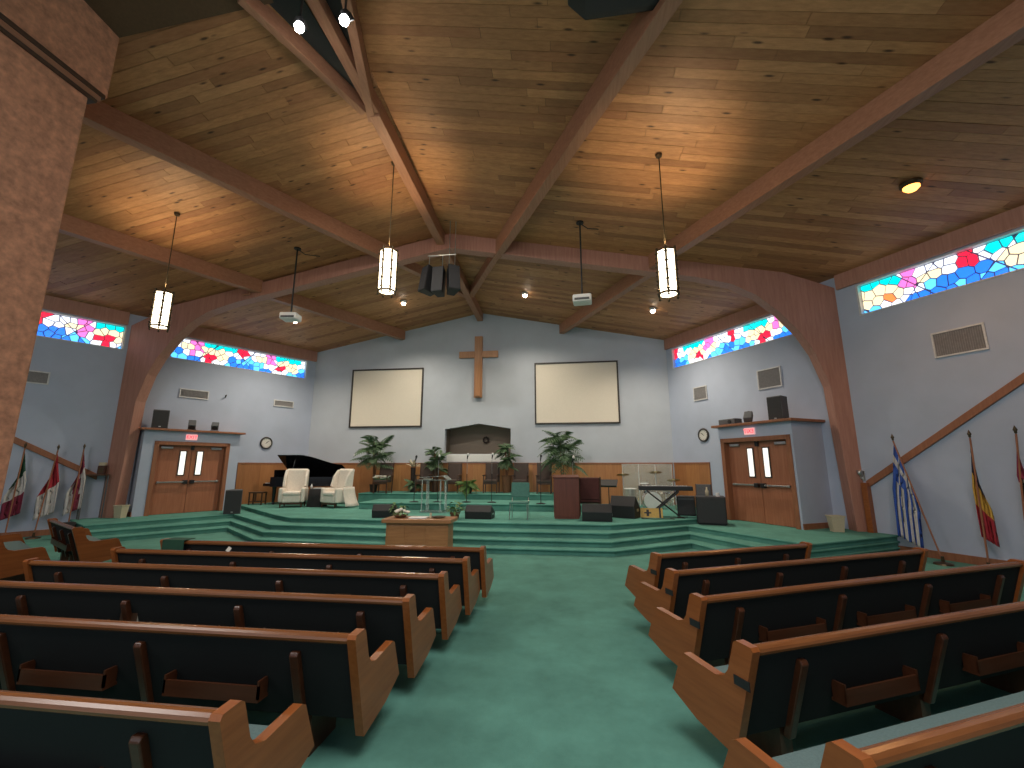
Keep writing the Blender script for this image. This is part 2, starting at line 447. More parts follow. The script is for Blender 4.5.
# stage and landings: four carpeted levels
r = .13
def slab(name, pts, z0, z1, mat='stage_carpet'):
    mb = MB(); mb.prism(pts, lambda u, v, d: (u, v, d), z1-.04, z1); o = struct(mb.build(name, M[mat], None, .015))
    q = inset(pts, .045) if False else [(x, y+.05) if y < 17 else (x, y) for x, y in pts]
    MB().prism(q, lambda u, v, d: (u, v, d), z0, z1-.039).build('step_riser', M[mat], o); return o
def ext(fr): return [(-16.6, fr[0][1])] + fr + [(10, fr[-1][1]), (10, 17.45), (-16.6, 17.45)]
def wallclip(pts):              # keep the platform inside the fan of the side walls
    p = clip(pts, C30, S30, C30*XR+S30*DB+.05); return clip(p, -C30, S30, -C30*XL+S30*DB+.05)
L1 = [(-12.2, 9.9), (-10.35, 12.30), (-8.0, 10.45), (-2.0, 10.12), (.9, 10.12), (2.85, 11.40), (3.75, 9.3)]
L2 = [(-12.55, 10.15), (-10.65, 12.75), (-8.05, 10.80), (-2.0, 10.45), (.85, 10.45), (2.95, 11.95), (4.25, 9.6)]
L3 = [(-12.95, 10.35), (-11.15, 13.45), (-8.15, 11.2), (-2.0, 10.85), (.85, 10.85), (3.05, 12.45), (4.75, 9.9)]
def ext_l(fr, z0, z1):
    # both ends stop on a line square to the side walls
    pts = [tuple(wallL(7.03))[:2]] + fr + [tuple(wallR(7.0))[:2], (14, 17.45), (-20, 17.45)]
    return wallclip(pts)
slab('floor_step', ext_l(L1, 0, r), 0, r)
slab('floor_step', ext_l(L2, 0, 2*r), 0, 2*r)
slab('floor_landing', ext_l(L3, 0, 3*r), 0, 3*r)
slab('floor_stage', wallclip([(-12.6, 15.35), (-8.75, 12.25), (-7.9, 11.68), (-2.0, 11.35), (.95, 11.35), (3.45, 12.95), (4.35, 14.4), (4.35, 17.45), (-11.2, 17.45)]), 0, 4*r)
ZS = 4*r
slab('floor_riser', [(-7.15, 14.2), (.3, 14.2), (.3, 17.45), (-7.15, 17.45)], ZS-.02, .74)
slab('floor_riser', [(-8.05, 15.9), (.3, 15.9), (.3, 17.45), (-8.05, 17.45)], ZS-.02, .94)

# wainscot: back wall and the two short returns, panel by panel
wz = 2.06
wroot = struct(BX(XL+.05, XR-.05, DB-.03, DB-.002, .3, wz).build('trim_2', M['casing']))
x = XL+.06; k = 0
while x < XR-.1:
    w = min(random.uniform(.58, .64), XR-.06-x)
    BX(x+.002, x+w-.002, DB-.045, DB-.028, .4, wz-.03).build('panel', M['wains'][random.choice((0, 0, 1, 2))], wroot); x += w
BX(XL+.05, XR-.05, DB-.06, DB-.005, wz-.03, wz+.02).build('cap_rail', M['casing'], wroot)
for nm, fn, t1 in (('trim_3', wallL, 2.7), ('trim_4', wallR, 1.75)):
    def g(a, b_, c, d_, e, f_): return MB().prism([(a, e), (b_, e), (b_, f_), (a, f_)], lambda u, v, d: fn(u, d)+Vector((0, 0, v)), c, d_)
    rt = struct(g(.05, t1, .0, .03, .3, wz).build(nm, M['casing'])); t = .06
    while t < t1-.05:
        w = min(.61, t1-t); g(t+.002, t+w-.002, .028, .045, .4, wz-.03).build('panel', M['wains'][random.choice((0, 1))], rt); t += w
    g(.05, t1, .005, .06, wz-.03, wz+.02).build('cap_rail', M['casing'], rt)

# ---- timber frame
AY = 12.1
IN = [(10.55-.0, .0), (10.40, .35), (10.25, 4.0), (10.0, 4.87), (9.72, 5.42), (9.25, 6.04), (8.71, 6.56), (8.1, 6.92), (7.2, 7.18)]
arch = MB()
for sgn in (1, -1):
    hz = lambda a: 8.5+.11*(DB-AY)-.2*a
    inner = [(a, z) for a, z in IN] + [(0, hz(0)-.50)]
    outer = [(0, hz(0)-.01), (10.9, hz(10.9)-.01), (10.9, 0)]
    poly = inner+outer
    vs = [(X0+.22+sgn*a if False else X0+.2*(a/10.9)+sgn*a, d, z) for d in (AY-.17, AY+.17) for a, z in poly]
    n = len(poly)
    # quad strips between inner and outer outline keep the concave shape clean
    ni = len(inner)
    oz = []
    for a, z in inner:
        if z < 6.6 and a > 8.0: oz.append((10.9, z))
        else: oz.append((a if a < 8.0 else a+ (10.9-a)*max(0, (7.3-z)/.8), hz(a if a < 8 else a+(10.9-a)*max(0, (7.3-z)/.8))-.01))
    vs = []; fs = []
    for (a, z), (a2, z2) in zip(inner, oz):
        for d in (AY-.17, AY+.17):
            vs += [(X0+.2+sgn*a, d, z), (X0+.2+sgn*a2, d, z2)]
    for i in range(ni-1):
        p, q = i*4, (i+1)*4
        fs += [(p, q, q+1, p+1), (p+2, p+3, q+3, q+2), (p, p+2, q+2, q), (p+1, q+1, q+3, p+3)]
    fs += [(0, 1, 3, 2), ((ni-1)*4, (ni-1)*4+2, (ni-1)*4+3, (ni-1)*4+1)]
    arch.add(vs, fs)
struct(arch.build('trim_5', M['arch'], None, .012))
def beam(name, p, q, depth, width, mat='beam'):
    p, q = Vector(p), Vector(q); d = q-p; d.z = 0; d.normalize(); n = Vector((-d.y, d.x, 0))*width/2
    z0, z1 = roofz(p.x, p.y), roofz(q.x, q.y); mb = MB(); vs = []
    for P, z in ((p, z0), (q, z1)):
        for s_, h in ((-1, -depth), (1, -depth), (1, .02), (-1, .02)): vs.append((P.x+n.x*s_, P.y+n.y*s_, z+h))
    mb.add(vs, [(0, 1, 2, 3), (4, 5, 6, 7), (0, 1, 5, 4), (1, 2, 6, 5), (2, 3, 7, 6), (3, 0, 4, 7)])
    return struct(mb.build(name, M[mat], None, .01))
beam('trim_6', (X0, DB-.01, 0), (X0-.18, 7.4, 0), .38, .24)
beam('trim_7', (X0-.18, 7.4, 0), (X0-.5, .5, 0), .32, .20)
beam('trim_8', (-3.78, 15.6, 0), (-2.1, 12.3, 0), .30, .2)
beam('trim_9', (-2.12, 12.2, 0), (2.5, 3.4, 0), .48, .24)
beam('trim_10', (-.25, DB-.01, 0), (2.5, 12.1, 0), .40, .22)
beam('trim_11', (2.45, 11.9, 0), (7.6, 2.5, 0), .40, .24)
beam('trim_12', (-3.8, 15.6, 0), (-5.6, 12.2, 0), .30, .2)
beam('trim_13', (-5.55, 12.0, 0), (-10.2, 3.4, 0), .45, .24)
beam('trim_14', (-7.2, DB-.01, 0), (-10.0, 12.1, 0), .40, .22)
beam('trim_15', (-9.9, 12.0, 0), (-14.6, 3.0, 0), .40, .24)
# second hub of the ridge, where two short hips fan out; black sheets stand in for the shade between
beam('trim_16', (X0-.3, 7.55, 0), (-3.15, 4.2, 0), .34, .16)
beam('trim_17', (X0-.4, 7.35, 0), (-5.1, 5.0, 0), .30, .14)
for nm, pts in (('trim_shade_1', [(-4.05, 7.1), (-3.25, 4.4), (-4.1, 4.4)]), ('trim_shade_2', [(-4.15, 7.1), (-4.3, 5.0), (-4.95, 5.0)])):
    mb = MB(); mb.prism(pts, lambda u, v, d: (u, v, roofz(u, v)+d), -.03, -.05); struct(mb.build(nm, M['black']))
# timber fascia over the clerestory
for nm, fn in (('trim_20', wallR), ('trim_21', wallL)):
    mb = MB()
    for a, b_ in ((-.0, 6.0), (6.5, 14)):
        mb.prism([(a, WINZ[1]+.03), (b_, WINZ[1]+.03), (b_, roofz(*fn(b_, .1)[:2])), (a, roofz(*fn(a, .1)[:2]))], lambda u, v, d: fn(u, d)+Vector((0, 0, v)), .0, .08)
    struct(mb.build(nm, M['arch'], None, .01))
# near left pier with its capital
pier = struct(BX(-9.0, -7.4, 3.3, 4.88, 0, 7.66).build('trim_22', M['pier'], None, .03))
BX(-9.05, -7.4, 3.2, 5.13, 7.87, roofz(-7.4, 5.22)+.1).build('capital', M['pier'], pier, .03)
BX(-9.03, -7.37, 3.25, 4.98, 7.65, 7.71).build('moulding', M['darkwood'], pier, .012)
BX(-9.03, -7.37, 3.25, 5.02, 7.71, 7.80).build('moulding', M['beam'], pier, .012)
BX(-9.03, -7.36, 3.25, 5.07, 7.80, 7.88).build('moulding', M['darkwood'], pier, .012)
# dark sheet under the roof beyond the pier, in place of the shadow there
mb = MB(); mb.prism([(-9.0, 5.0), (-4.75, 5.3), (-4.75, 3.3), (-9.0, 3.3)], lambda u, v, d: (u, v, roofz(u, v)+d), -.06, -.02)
struct(mb.build('trim_shade_3', M['deck']))

# ---- door boxes with double doors
def door_box(side, fn, t0, t1, dep, nm, doorname, lab):
    ex = (fn(1)-fn(0)).normalized()            # along the wall toward the viewer
    inn = (fn(0, 1)-fn(0, 0)).normalized()     # into the room
    Z0 = 3*r; ZT = 3.10
    F = frameM(fn(0), ex, inn)
    def loc(mb): mb.M = F; return mb
    tc = (t0+t1)/2; hw = .98                    # half width of the opening
    mb = loc(MB())
    mb.box(t0, tc-hw-.12, 0, dep, 0, ZT); mb.box(tc+hw+.12, t1, 0, dep, 0, ZT); mb.box(tc-hw-.12, tc+hw+.12, 0, dep, 2.76, ZT)
    mb.box(tc-hw-.12, tc+hw+.12, 0, .05, 0, 2.76)
    box = struct(mb.build(nm, M['wall']))
    loc(MB()).box(t0-.12, t1+.12, 0, dep+.16, ZT, ZT+.07).build('ledge', M['casing'], box, .008)
    loc(MB()).box(t1-.01, t1+.02, 0, dep, Z0, Z0+.14).build('skirting', M['casing'], box)
    d1 = dep-.16
    m2 = loc(MB())
    m2.box(tc-hw-.12, tc-hw, d1-.1, dep+.025, Z0, 2.76); m2.box(tc+hw, tc+hw+.12, d1-.1, dep+.025, Z0, 2.76); m2.box(tc-hw-.12, tc+hw+.12, d1-.1, dep+.025, 2.64, 2.76)
    door = struct(m2.build(doorname, M['casing'], None, .006))
    for s_ in (-1, 1):
        a, b_ = (tc-hw+.005, tc-.006) if s_ < 0 else (tc+.006, tc+hw-.005)
        leaf = loc(MB()).box(a, b_, d1-.05, d1, Z0+.01, 2.635).build('door_leaf', M['door'], door)
        g0 = tc+s_*.17; g1 = tc+s_*.32; lo, hi = min(g0, g1), max(g0, g1)
        loc(MB()).box(lo-.03, hi+.03, d1, d1+.02, 1.63, 2.47).build('vision_frame', M['black'], leaf)
        loc(MB()).box(lo, hi, d1+.005, d1+.026, 1.66, 2.44).build('vision_glass', M['litglass'], leaf)
        bar = loc(MB())
        bar.box(tc+s_*.13 if s_ > 0 else tc-.88, tc+.88 if s_ > 0 else tc-.13, d1+.06, d1+.10, 1.40, 1.445)
        bar.box(tc+s_*.84-.03, tc+s_*.84+.03, d1, d1+.08, 1.39, 1.455)
        bar.build('push_bar', M['metal'], leaf, .006)
        loc(MB()).box(tc+s_*.1-.06, tc+s_*.1+.06, d1, d1+.11, 1.36, 1.48).build('latch_case', M['black'], leaf, .01)
        cl = loc(MB()).box(tc+s_*.72-.16, tc+s_*.72+.16, d1, d1+.07, 2.52, 2.60); cl.build('door_closer', M['metal'], leaf, .01)
    loc(MB()).box(tc-.05, tc+.05, d1, d1+.05, 2.50, 2.64).build('centre_stop', M['black'], door)
    # exit sign
    p = F @ Vector((tc+(.12 if side < 0 else -.05), dep+.004, 2.92))
    e = thing('exit_sign', p, lab, 'exit sign'); e.matrix_world = frameM(p, ex, inn)
    BX(-.165, .165, 0, .06, -.10, .10).build('sign_housing', M['exitbox'], e, .012)
    flip = side < 0
    text_mesh('sign_letters', 'EXIT', .155, M['exitred'], e, (0, .062, 0), (PI/2, 0, PI), .004)
    return F, tc, dep, ZT+.07
FR, tcR, depR, zled = door_box(1, wallR, 2.55+.75, 5.62, 1.2, 'wall_right_porch', 'door_1', 'red lit exit sign above the right hand double doors')
FL, tcL, depL, _ = door_box(-1, wallL, 2.95, 5.75, .62, 'wall_left_porch', 'door_2', 'red lit exit sign above the left hand double doors')

# baseboards
for nm, fn, a, b_ in (('baseboard_right', wallR, 5.7, 14), ('baseboard_left', wallL, 5.9, 14)):
    MBx = MB(); MBx.prism([(a, 0), (b_, 0), (b_, .5 if False else .16), (a, .16)], lambda u, v, d: fn(u, d)+Vector((0, 0, v)), 0, .025); struct(MBx.build(nm, M['casing']))

# sloping wooden rails on the side walls
def rail(nm, fn, pts):
    mb = MB(); (t0, z0), (t1, z1) = pts
    mb.prism([(t0, z0-.09), (t1, z1-.09), (t1, z1+.09), (t0, z0+.09)], lambda u, v, d: fn(u, d)+Vector((0, 0, v)), .002, .06); return struct(mb.build(nm, M['casing'], None, .01))
rail('trim_24', wallR, ((6.52, 1.50), (10.6, 4.42)))
rail('trim_25', wallL, ((6.6, 1.62), (10.6, 3.9)))
mb = MB(); mb.prism([(6.45, 0), (6.58, 0), (6.58, 1.55), (6.45, 1.55)], lambda u, v, d: wallR(u, d)+Vector((0, 0, v)), .0, .16); struct(mb.build('trim_26', M['pew_end'], None, .01))

#@@OBJECTS
# ================================================================ OBJECTS
# ---- pews
PROF = [(.21, .17), (.0, .835), (.015, .858), (.125, .862), (.15, .845), (.215, .66), (.255, .61), (.33, .585), (.64, .60), (.675, .58), (.80, .30), (.55, .215)]
def back_y(z): return .21*(.86-z)/.69
def make_pew(loc, rz, x0, x1, label, group, racks=(), braces=None):
    t = thing('pew', loc, label, 'pew', group, rz)
    for a in (x0-.03, x1-.03):
        mb = MB(); vs = []
        # fan the concave outline as three convex pieces
        for pc in ((0, 1, 2, 3, 4, 5, 6), (0, 6, 7, 11), (7, 8, 9, 10, 11)):
            mb.prism([PROF[i] for i in pc], lambda u, v, d: (d, u, v), a, a+.06)
        o = mb.build('end_panel', M['pew_end'], t)
    mb = MB(); z0, z1 = .27, .805
    mb.prism([(back_y(z0)+.03, z0), (back_y(z1)+.03, z1), (back_y(z1)+.065, z1), (back_y(z0)+.065, z0)], lambda u, v, d: (d, u, v), x0+.03, x1-.03)
    mb.build('back', M['pew_dark'], t)
    mb = MB(); n = 12
    mb.prism([(.062+.042*math.cos(k*2*PI/n), .818+.032*math.sin(k*2*PI/n)) for k in range(n)], lambda u, v, d: (d, u, v), x0+.03, x1-.03)
    mb.build('top_rail', M['pew'], t, smooth=False)
    MB().box(x0+.03, x1-.03, .20, .68, .375, .41).build('seat_board', M['pew'], t, .008)
    MB().box(x0+.035, x1-.035, .215, .69, .41, .455).build('cushion', M['cushion'], t, .018)
    L = x1-x0; n = max(2, round(L/1.5))
    if braces is None:
        braces = [x0+.42+(L-.84)*k/n for k in range(n+1)]
    for bx in braces:
        mb = MB()
        mb.prism([(back_y(.72)-.012, .70), (back_y(.72)+.0, .725), (back_y(.72)+.035, .725), (back_y(.2)+.04, .2), (back_y(.2)-.012, .2)], lambda u, v, d: (d, u, v), bx-.03, bx+.03)
        mb.build('brace', M['pew_shelf'], t, .008)
        MB().box(bx-.05, bx+.05, .24, .58, 0, .375).build('leg', M['darkwood'], t)
    for i in range(len(braces)-1):
        a, b_ = braces[i], braces[i+1]; m_ = (a+b_)/2
        mb = MB(); y0 = back_y(.45)-.075
        mb.box(m_-.36, m_+.36, y0, y0+.10, .40, .418); mb.box(m_-.36, m_+.36, y0, y0+.014, .418, .50)
        mb.box(m_-.36, m_-.345, y0, y0+.09, .418, .53); mb.box(m_+.345, m_+.36, y0, y0+.09, .418, .53)
        mb.build('book_rack', M['pew_shelf'], t)
    return t, braces
rowY = [6.05, 5.33, 4.56, 3.72, 2.90, 1.96]; rowX1 = [-1.23, -1.29, -1.35, -1.40, -1.45, -1.60]; rowX0 = [-6.15, -6.15, -6.42, -6.85, -7.05, -7.25]
LABL = ['front pew of the left block, its far end draped with a green cloth', 'second pew from the stage in the left block', 'third pew from the stage in the left block, with empty racks',
        'fourth pew from the stage in the left block, one pale book in its rack', 'fifth pew from the stage in the left block, crossing the frame edge at left', 'nearest pew at the bottom left corner of the picture']
LABL[2] = 'third pew from the stage in the left block, a book standing in its rack'
pewL = []
for i in range(6):
    pewL.append(make_pew((rowX1[i], rowY[i], 0), 0, rowX0[i]-rowX1[i], 0, LABL[i], 'pews of the left block'))
qs = [(1.08, 5.92, 2.56), (1.08, 5.03, 4.0), (1.09, 4.09, 4.6), (1.09, 3.05, 5.0), (1.09, 2.02, 5.4)]
LABR = ['front pew of the right block, the shortest, nearest the right landing', 'second pew from the stage in the right block, ending below the blue and white flag', 'third pew from the stage in the right block, reaching the tricolour flag',
        'fourth pew from the stage in the right block, seat cushion showing past its end', 'nearest pew at the bottom right corner of the picture']
for i, (x, y, L) in enumerate(qs):
    t, br = make_pew((x, y, 0), R(25.5), 0, L, LABR[i], 'pews of the right block')
    mb = MB(); mb.prism([(.045, .655), (.045, .60), (.165, .60), (.165, .655)], lambda u, v, d: (d, u, v), -.036, -.028)
    mb.build('number_plate', M['black'], t)['label'] = 'small black plate on the end panel'
ra = R(-28); 
make_pew((-8.92, 6.95, 0), ra, -2.3, 0, 'angled pew by the left wall in front of the white and red flags', 'pews of the far left block')
make_pew((-9.25, 6.0, 0), ra, -2.6, 0, 'angled pew at the left picture edge beside the rust pier', 'pews of the far left block')
# things left on the pews
def book(loc, rz, label, w=.13, h=.2, tilt=.2):
    t = thing('book', loc, label, 'book', None, rz)
    mb = MB(); mb.M = Matrix.Rotation(tilt, 4, 'X')
    mb.box(-w/2, w/2, 0, .035, .004, h-.004).build('pages', M['paper'], t)
    mb = MB(); mb.M = Matrix.Rotation(tilt, 4, 'X')
    mb.box(-w/2-.004, w/2+.004, -.004, 0, 0, h); mb.box(-w/2-.004, w/2+.004, .035, .039, 0, h); mb.box(-w/2-.004, -w/2, 0, .035, 0, h)
    mb.build('cover', M['darkwood'], t)
    return t
def rack_pos(i, px, py):   # a book in the rack of left pew i
    X = aty(px, py, rowY[i]+.03).x
    return X
book((rack_pos(3, 122, 608), 3.76+back_y(.45)-.062, .418), 0, 'pale edged book in the rack of the fourth left pew', .17, .32, -.05)
book((rack_pos(2, 340, 590), 4.60+back_y(.45)-.062, .418), 0, 'pale edged book in the rack of the third left pew', .17, .32, -.05)
o = MB().box(-.025, .025, 0, .004, 0, .06).build('paper_card', M['paper']); o.location = (aty(223, 555, 5.33).x, 5.39, .85); o.rotation_euler = (-.3, .5, 0)
tag(o, 'small white card standing on the rail of the second left pew', 'card')
o = MB().box(-.36, .0, -.03, .17, -.0, .012).box(-.36, .0, -.035, -.025, -.24, .01).build('cloth', M['f_green'], None, .004)
o.location = (-5.75, 6.06, .852); tag(o, 'dark green cloth draped over the left end of the front left pew', 'cloth')

# ---- back wall: cross and screens
ct, cb = aty(480, 337, DB), aty(477.5, 398, DB); cx = (ct.x+cb.x)/2; bl, br_ = aty(459.5, 356, DB), aty(498, 354, DB); zb = (bl.z+br_.z)/2
t = thing('cross', (cx, DB-.005, (ct.z+cb.z)/2), 'large plain wooden cross mounted high on the back wall', 'cross')
hh = (ct.z-cb.z)/2; zc = zb-(ct.z+cb.z)/2
MB().box(-.17, .17, -.12, 0, -hh, hh).build('upright', M['cross'], t, .012)
MB().box(-.11, .11, -.16, -.12, -hh+.06, hh-.06).build('inlay', M['cross'], t, .01)
hw = (br_.x-bl.x)/2
MB().box(-hw, -.17, -.12, 0, zc-.14, zc+.14).box(.17, hw, -.12, 0, zc-.14, zc+.14).build('crossbar', M['cross'], t, .012)
def screen(c, label):
    pts = [aty(*q, DB) for q in c]
    x0, x1 = (pts[0].x+pts[3].x)/2, (pts[1].x+pts[2].x)/2; z1, z0 = (pts[0].z+pts[1].z)/2, (pts[2].z+pts[3].z)/2
    t = thing('projection_screen', ((x0+x1)/2, DB-.004, (z0+z1)/2), label, 'screen', 'framed projection screens'); w, h = (x1-x0)/2, (z1-z0)/2
    MB().box(-w+.05, w-.05, -.03, 0, -h+.05, h-.05).build('screen_surface', M['screen'], t)
    f = MB()
    for a in ((-w, w, h-.06, h), (-w, w, -h, -h+.06), (-w, -w+.06, -h+.06, h-.06), (w-.06, w, -h+.06, h-.06)): f.box(a[0], a[1], -.06, 0, a[2], a[3])
    f.build('screen_frame', M['frame'], t)
screen(((353, 370), (424, 368), (422, 427), (349.5, 428)), 'blank cream projection screen left of the cross')
screen(((534.5, 363), (618, 361), (620, 423.5), (535, 424.5)), 'blank cream projection screen right of the cross')

# ---- wall fittings
def on_wall(name, fn, t0, z, label, cat, group=None):
    p = fn(t0, .002); p.z = z; ex = (fn(1)-fn(0)).normalized(); inn = (fn(0, 1)-fn(0, 0)).normalized()
    t = thing(name, p, label, cat, group); t.matrix_world = frameM(p, ex, inn); return t
def vent(fn, t0, t1, z0, z1, label):
    t = on_wall('air_vent', fn, (t0+t1)/2, (z0+z1)/2, label, 'vent', 'wall air vents'); w, h = (t1-t0)/2, (z1-z0)/2
    f = MB()
    for a in ((-w, w, h-.035, h), (-w, w, -h, -h+.035), (-w, -w+.035, -h+.035, h-.035), (w-.035, w, -h+.035, h-.035)): f.box(a[0], a[1], 0, .035, a[2], a[3])
    f.build('vent_frame', M['vent'], t); MB().box(-w+.03, w-.03, 0, .008, -h+.03, h-.03).build('vent_back', M['ventdark'], t)
    n = 20
    for k in range(n):
        x = -w+.05+(2*w-.1)*(k+.5)/n; BX(x-.008, x+.008, .006, .024, -h+.035, h-.035).build('louver', M['louver'], t)
def tw(fn, px, py, side):       # pixel -> (t, z) on a side wall
    c = fn(0); d_ = (fn(1)-fn(0)); n = Vector((-d_.y, d_.x, 0)); q = ray(px, py); o_ = Vector((0, 0, EYE))
    k = (c-o_).dot(n)/q.dot(n); p = o_+q*k; return (p-c).dot(d_), p.z
for fn, a, b_, lab in ((wallR, (931, 334), (990, 349), 'large white framed vent on the right wall between flag rail and near window'),
                   (wallR, (757, 371), (783, 386), 'white framed vent on the right wall above the black loudspeaker'),
                   (wallR, (693.5, 388), (708, 399), 'small white framed vent on the right wall near the back corner'),
                   (wallL, (180, 388), (208, 400), 'white framed vent on the left wall above the left doors'),
                   (wallL, (274, 399.5), (293, 408), 'small white framed vent on the left wall above the clock'),
                   (wallL, (20, 369), (48, 385), 'white framed vent on the left wall partly behind the rust pier')):
    (ta, za), (tb, zb_) = tw(fn, *a, 0), tw(fn, *b_, 0)
    vent(fn, min(ta, tb), max(ta, tb), min(za, zb_), max(za, zb_), lab)
def clock(fn, px, py, label):
    tt, z = tw(fn, px, py, 0); t = on_wall('wall_clock', fn, tt, z, label, 'clock', 'round wall clocks'); 
    MB().lathe([(.0, 0), (.235, 0), (.245, .02), (.235, .05), (.19, .055), (.185, .03), (0, .03)], 28, axis='y').build('clock_case', M['frame'], t, smooth=True)
    MB().lathe([(0, .028), (.188, .028), (.188, .034), (0, .034)], 28, axis='y').build('dial', M['clockface'], t)
    h = MB()
    for a, L, w in ((.75, .10, .010), (.8+PI, .04, .01), (.95, .14, .007)):
        d_ = Vector((math.sin(-a), 0, math.cos(a))); n = Vector((d_.z, 0, -d_.x))*w
        p = [Vector((0, .036, 0))+n, Vector((0, .036, 0))-n, d_*L-n*.5+Vector((0, .036, 0)), d_*L+n*.5+Vector((0, .036, 0))]
        h.add(p+[q+Vector((0, .003, 0)) for q in p], [(0, 1, 2, 3), (7, 6, 5, 4), (0, 1, 5, 4), (1, 2, 6, 5), (2, 3, 7, 6), (3, 0, 4, 7)])
    h.build('hands', M['black'], t)
    mk = MB()
    for k in range(12):
        a = k*PI/6; mk.box(.155*math.sin(a)-.006, .155*math.sin(a)+.006, .034, .037, .155*math.cos(a)-.012, .155*math.cos(a)+.012)
    mk.build('hour_marks', M['black'], t)
clock(wallL, 266, 443, 'round dark rimmed clock on the left wall above the piano')
clock(wallR, 704, 435, 'round dark rimmed clock on the right wall beside the doors')
tt, z = tw(wallL, 225.5, 396.5, 0); t = on_wall('wall_bracket', wallL, tt, z, 'tiny dark bracket on the left wall between two vents', 'bracket')
MB().box(-.02, .02, 0, .02, -.05, .05).build('plate', M['greybox'], t); MB().tube([(0, .02, 0), (.02, .14, .04)], .02, 8).build('arm', M['greybox'], t)
tt, z = tw(wallR, 864, 470, 0); t = on_wall('wall_sconce', wallR, 6.45, 1.72, 'small metal sconce at the foot of the right timber arch', 'sconce')
MB().box(-.05, .05, 0, .02, -.12, .12).build('back_plate', M['metal'], t, .005); MB().tube([(0, .02, -.06), (0, .10, -.08), (0, .12, 0)], .012, 8).build('arm', M['metal'], t)
MB().lathe([(.02, 0), (.05, .03), (.06, .13), (.05, .13), (.04, .04), (0, .02)], 12, (0, .12, 0)).build('cup', M['metal'], t, smooth=True)

# ---- things on the door box ledges
def pa_speaker(p, rz, w, d, h, label, name='loudspeaker'):
    t = thing(name, p, label, 'speaker', None, rz)
    MB().prism([(-w/2, -d/2), (w/2, -d/2), (w*.36, d/2), (-w*.36, d/2)], lambda u, v, dd: (u, v, dd), 0, h).build('cabinet', M['greybox'], t, .02)
    MB().box(-w/2+.02, w/2-.02, -d/2-.012, -d/2+.002, .03, h-.03).build('grille', M['grille'], t, .006)
    MB().box(-.03, .03, -d/2-.018, -d/2-.01, .05, .08).build('badge', M['metal'], t)
    return t
p = FR @ Vector((5.05, .80, zled)); pa_speaker(p, R(-55), .42, .38, .68, 'tall black loudspeaker on the ledge over the right doors')
p = FL @ Vector((5.35, .42, zled)); pa_speaker(p, R(50), .44, .36, .62, 'tall black loudspeaker on the ledge over the left doors')
def device(p, rz, label, kind):
    t = thing('stage_light', p, label, 'light', None, rz)
    MB().box(-.17, .17, -.13, .13, 0, .03).build('base', M['black'], t, .005)
    mb = MB(); mb.M = Matrix.Translation((0, 0, .20)) @ Matrix.Rotation(kind, 4, 'Y')
    mb.box(-.20, .20, -.11, .11, -.09, .09); mb.build('housing', M['greybox'], t, .02)
    MB().box(-.02, .02, .08, .10, .02, .22).build('yoke', M['metal'], t)
    mb = MB(); mb.M = Matrix.Translation((0, 0, .20)) @ Matrix.Rotation(kind, 4, 'Y'); mb.lathe([(.0, .20), (.07, .20), (.08, .225), (0, .225)], 14, axis='x'); mb.build('lens', M['black'], t)
device(FL @ Vector((4.45, .45, zled)), R(-45), 'dark tilted stage light beside the loudspeaker over the left doors', .55)
device(FL @ Vector((3.75, .45, zled)), R(-50), 'dark tilted stage light at the clock end of the left ledge', .4)
device(FR @ Vector((4.15, .9, zled)), R(60), 'dark tilted stage light in the middle of the right ledge', -.6)
t = thing('ledge_projector', FR @ Vector((3.55, .95, zled)), 'low dark box device at the clock end of the right ledge', 'device', None, R(-60))
MB().box(-.3, .3, -.16, .16, .02, .19).build('case', M['greybox'], t, .025); MB().lathe([(0, -.18), (.06, -.18), (.06, -.15), (0, -.15)], 14, (.12, 0, .1), axis='y').build('lens', M['black'], t)
MB().box(-.26, .26, -.12, .12, 0, .02).build('feet', M['black'], t)

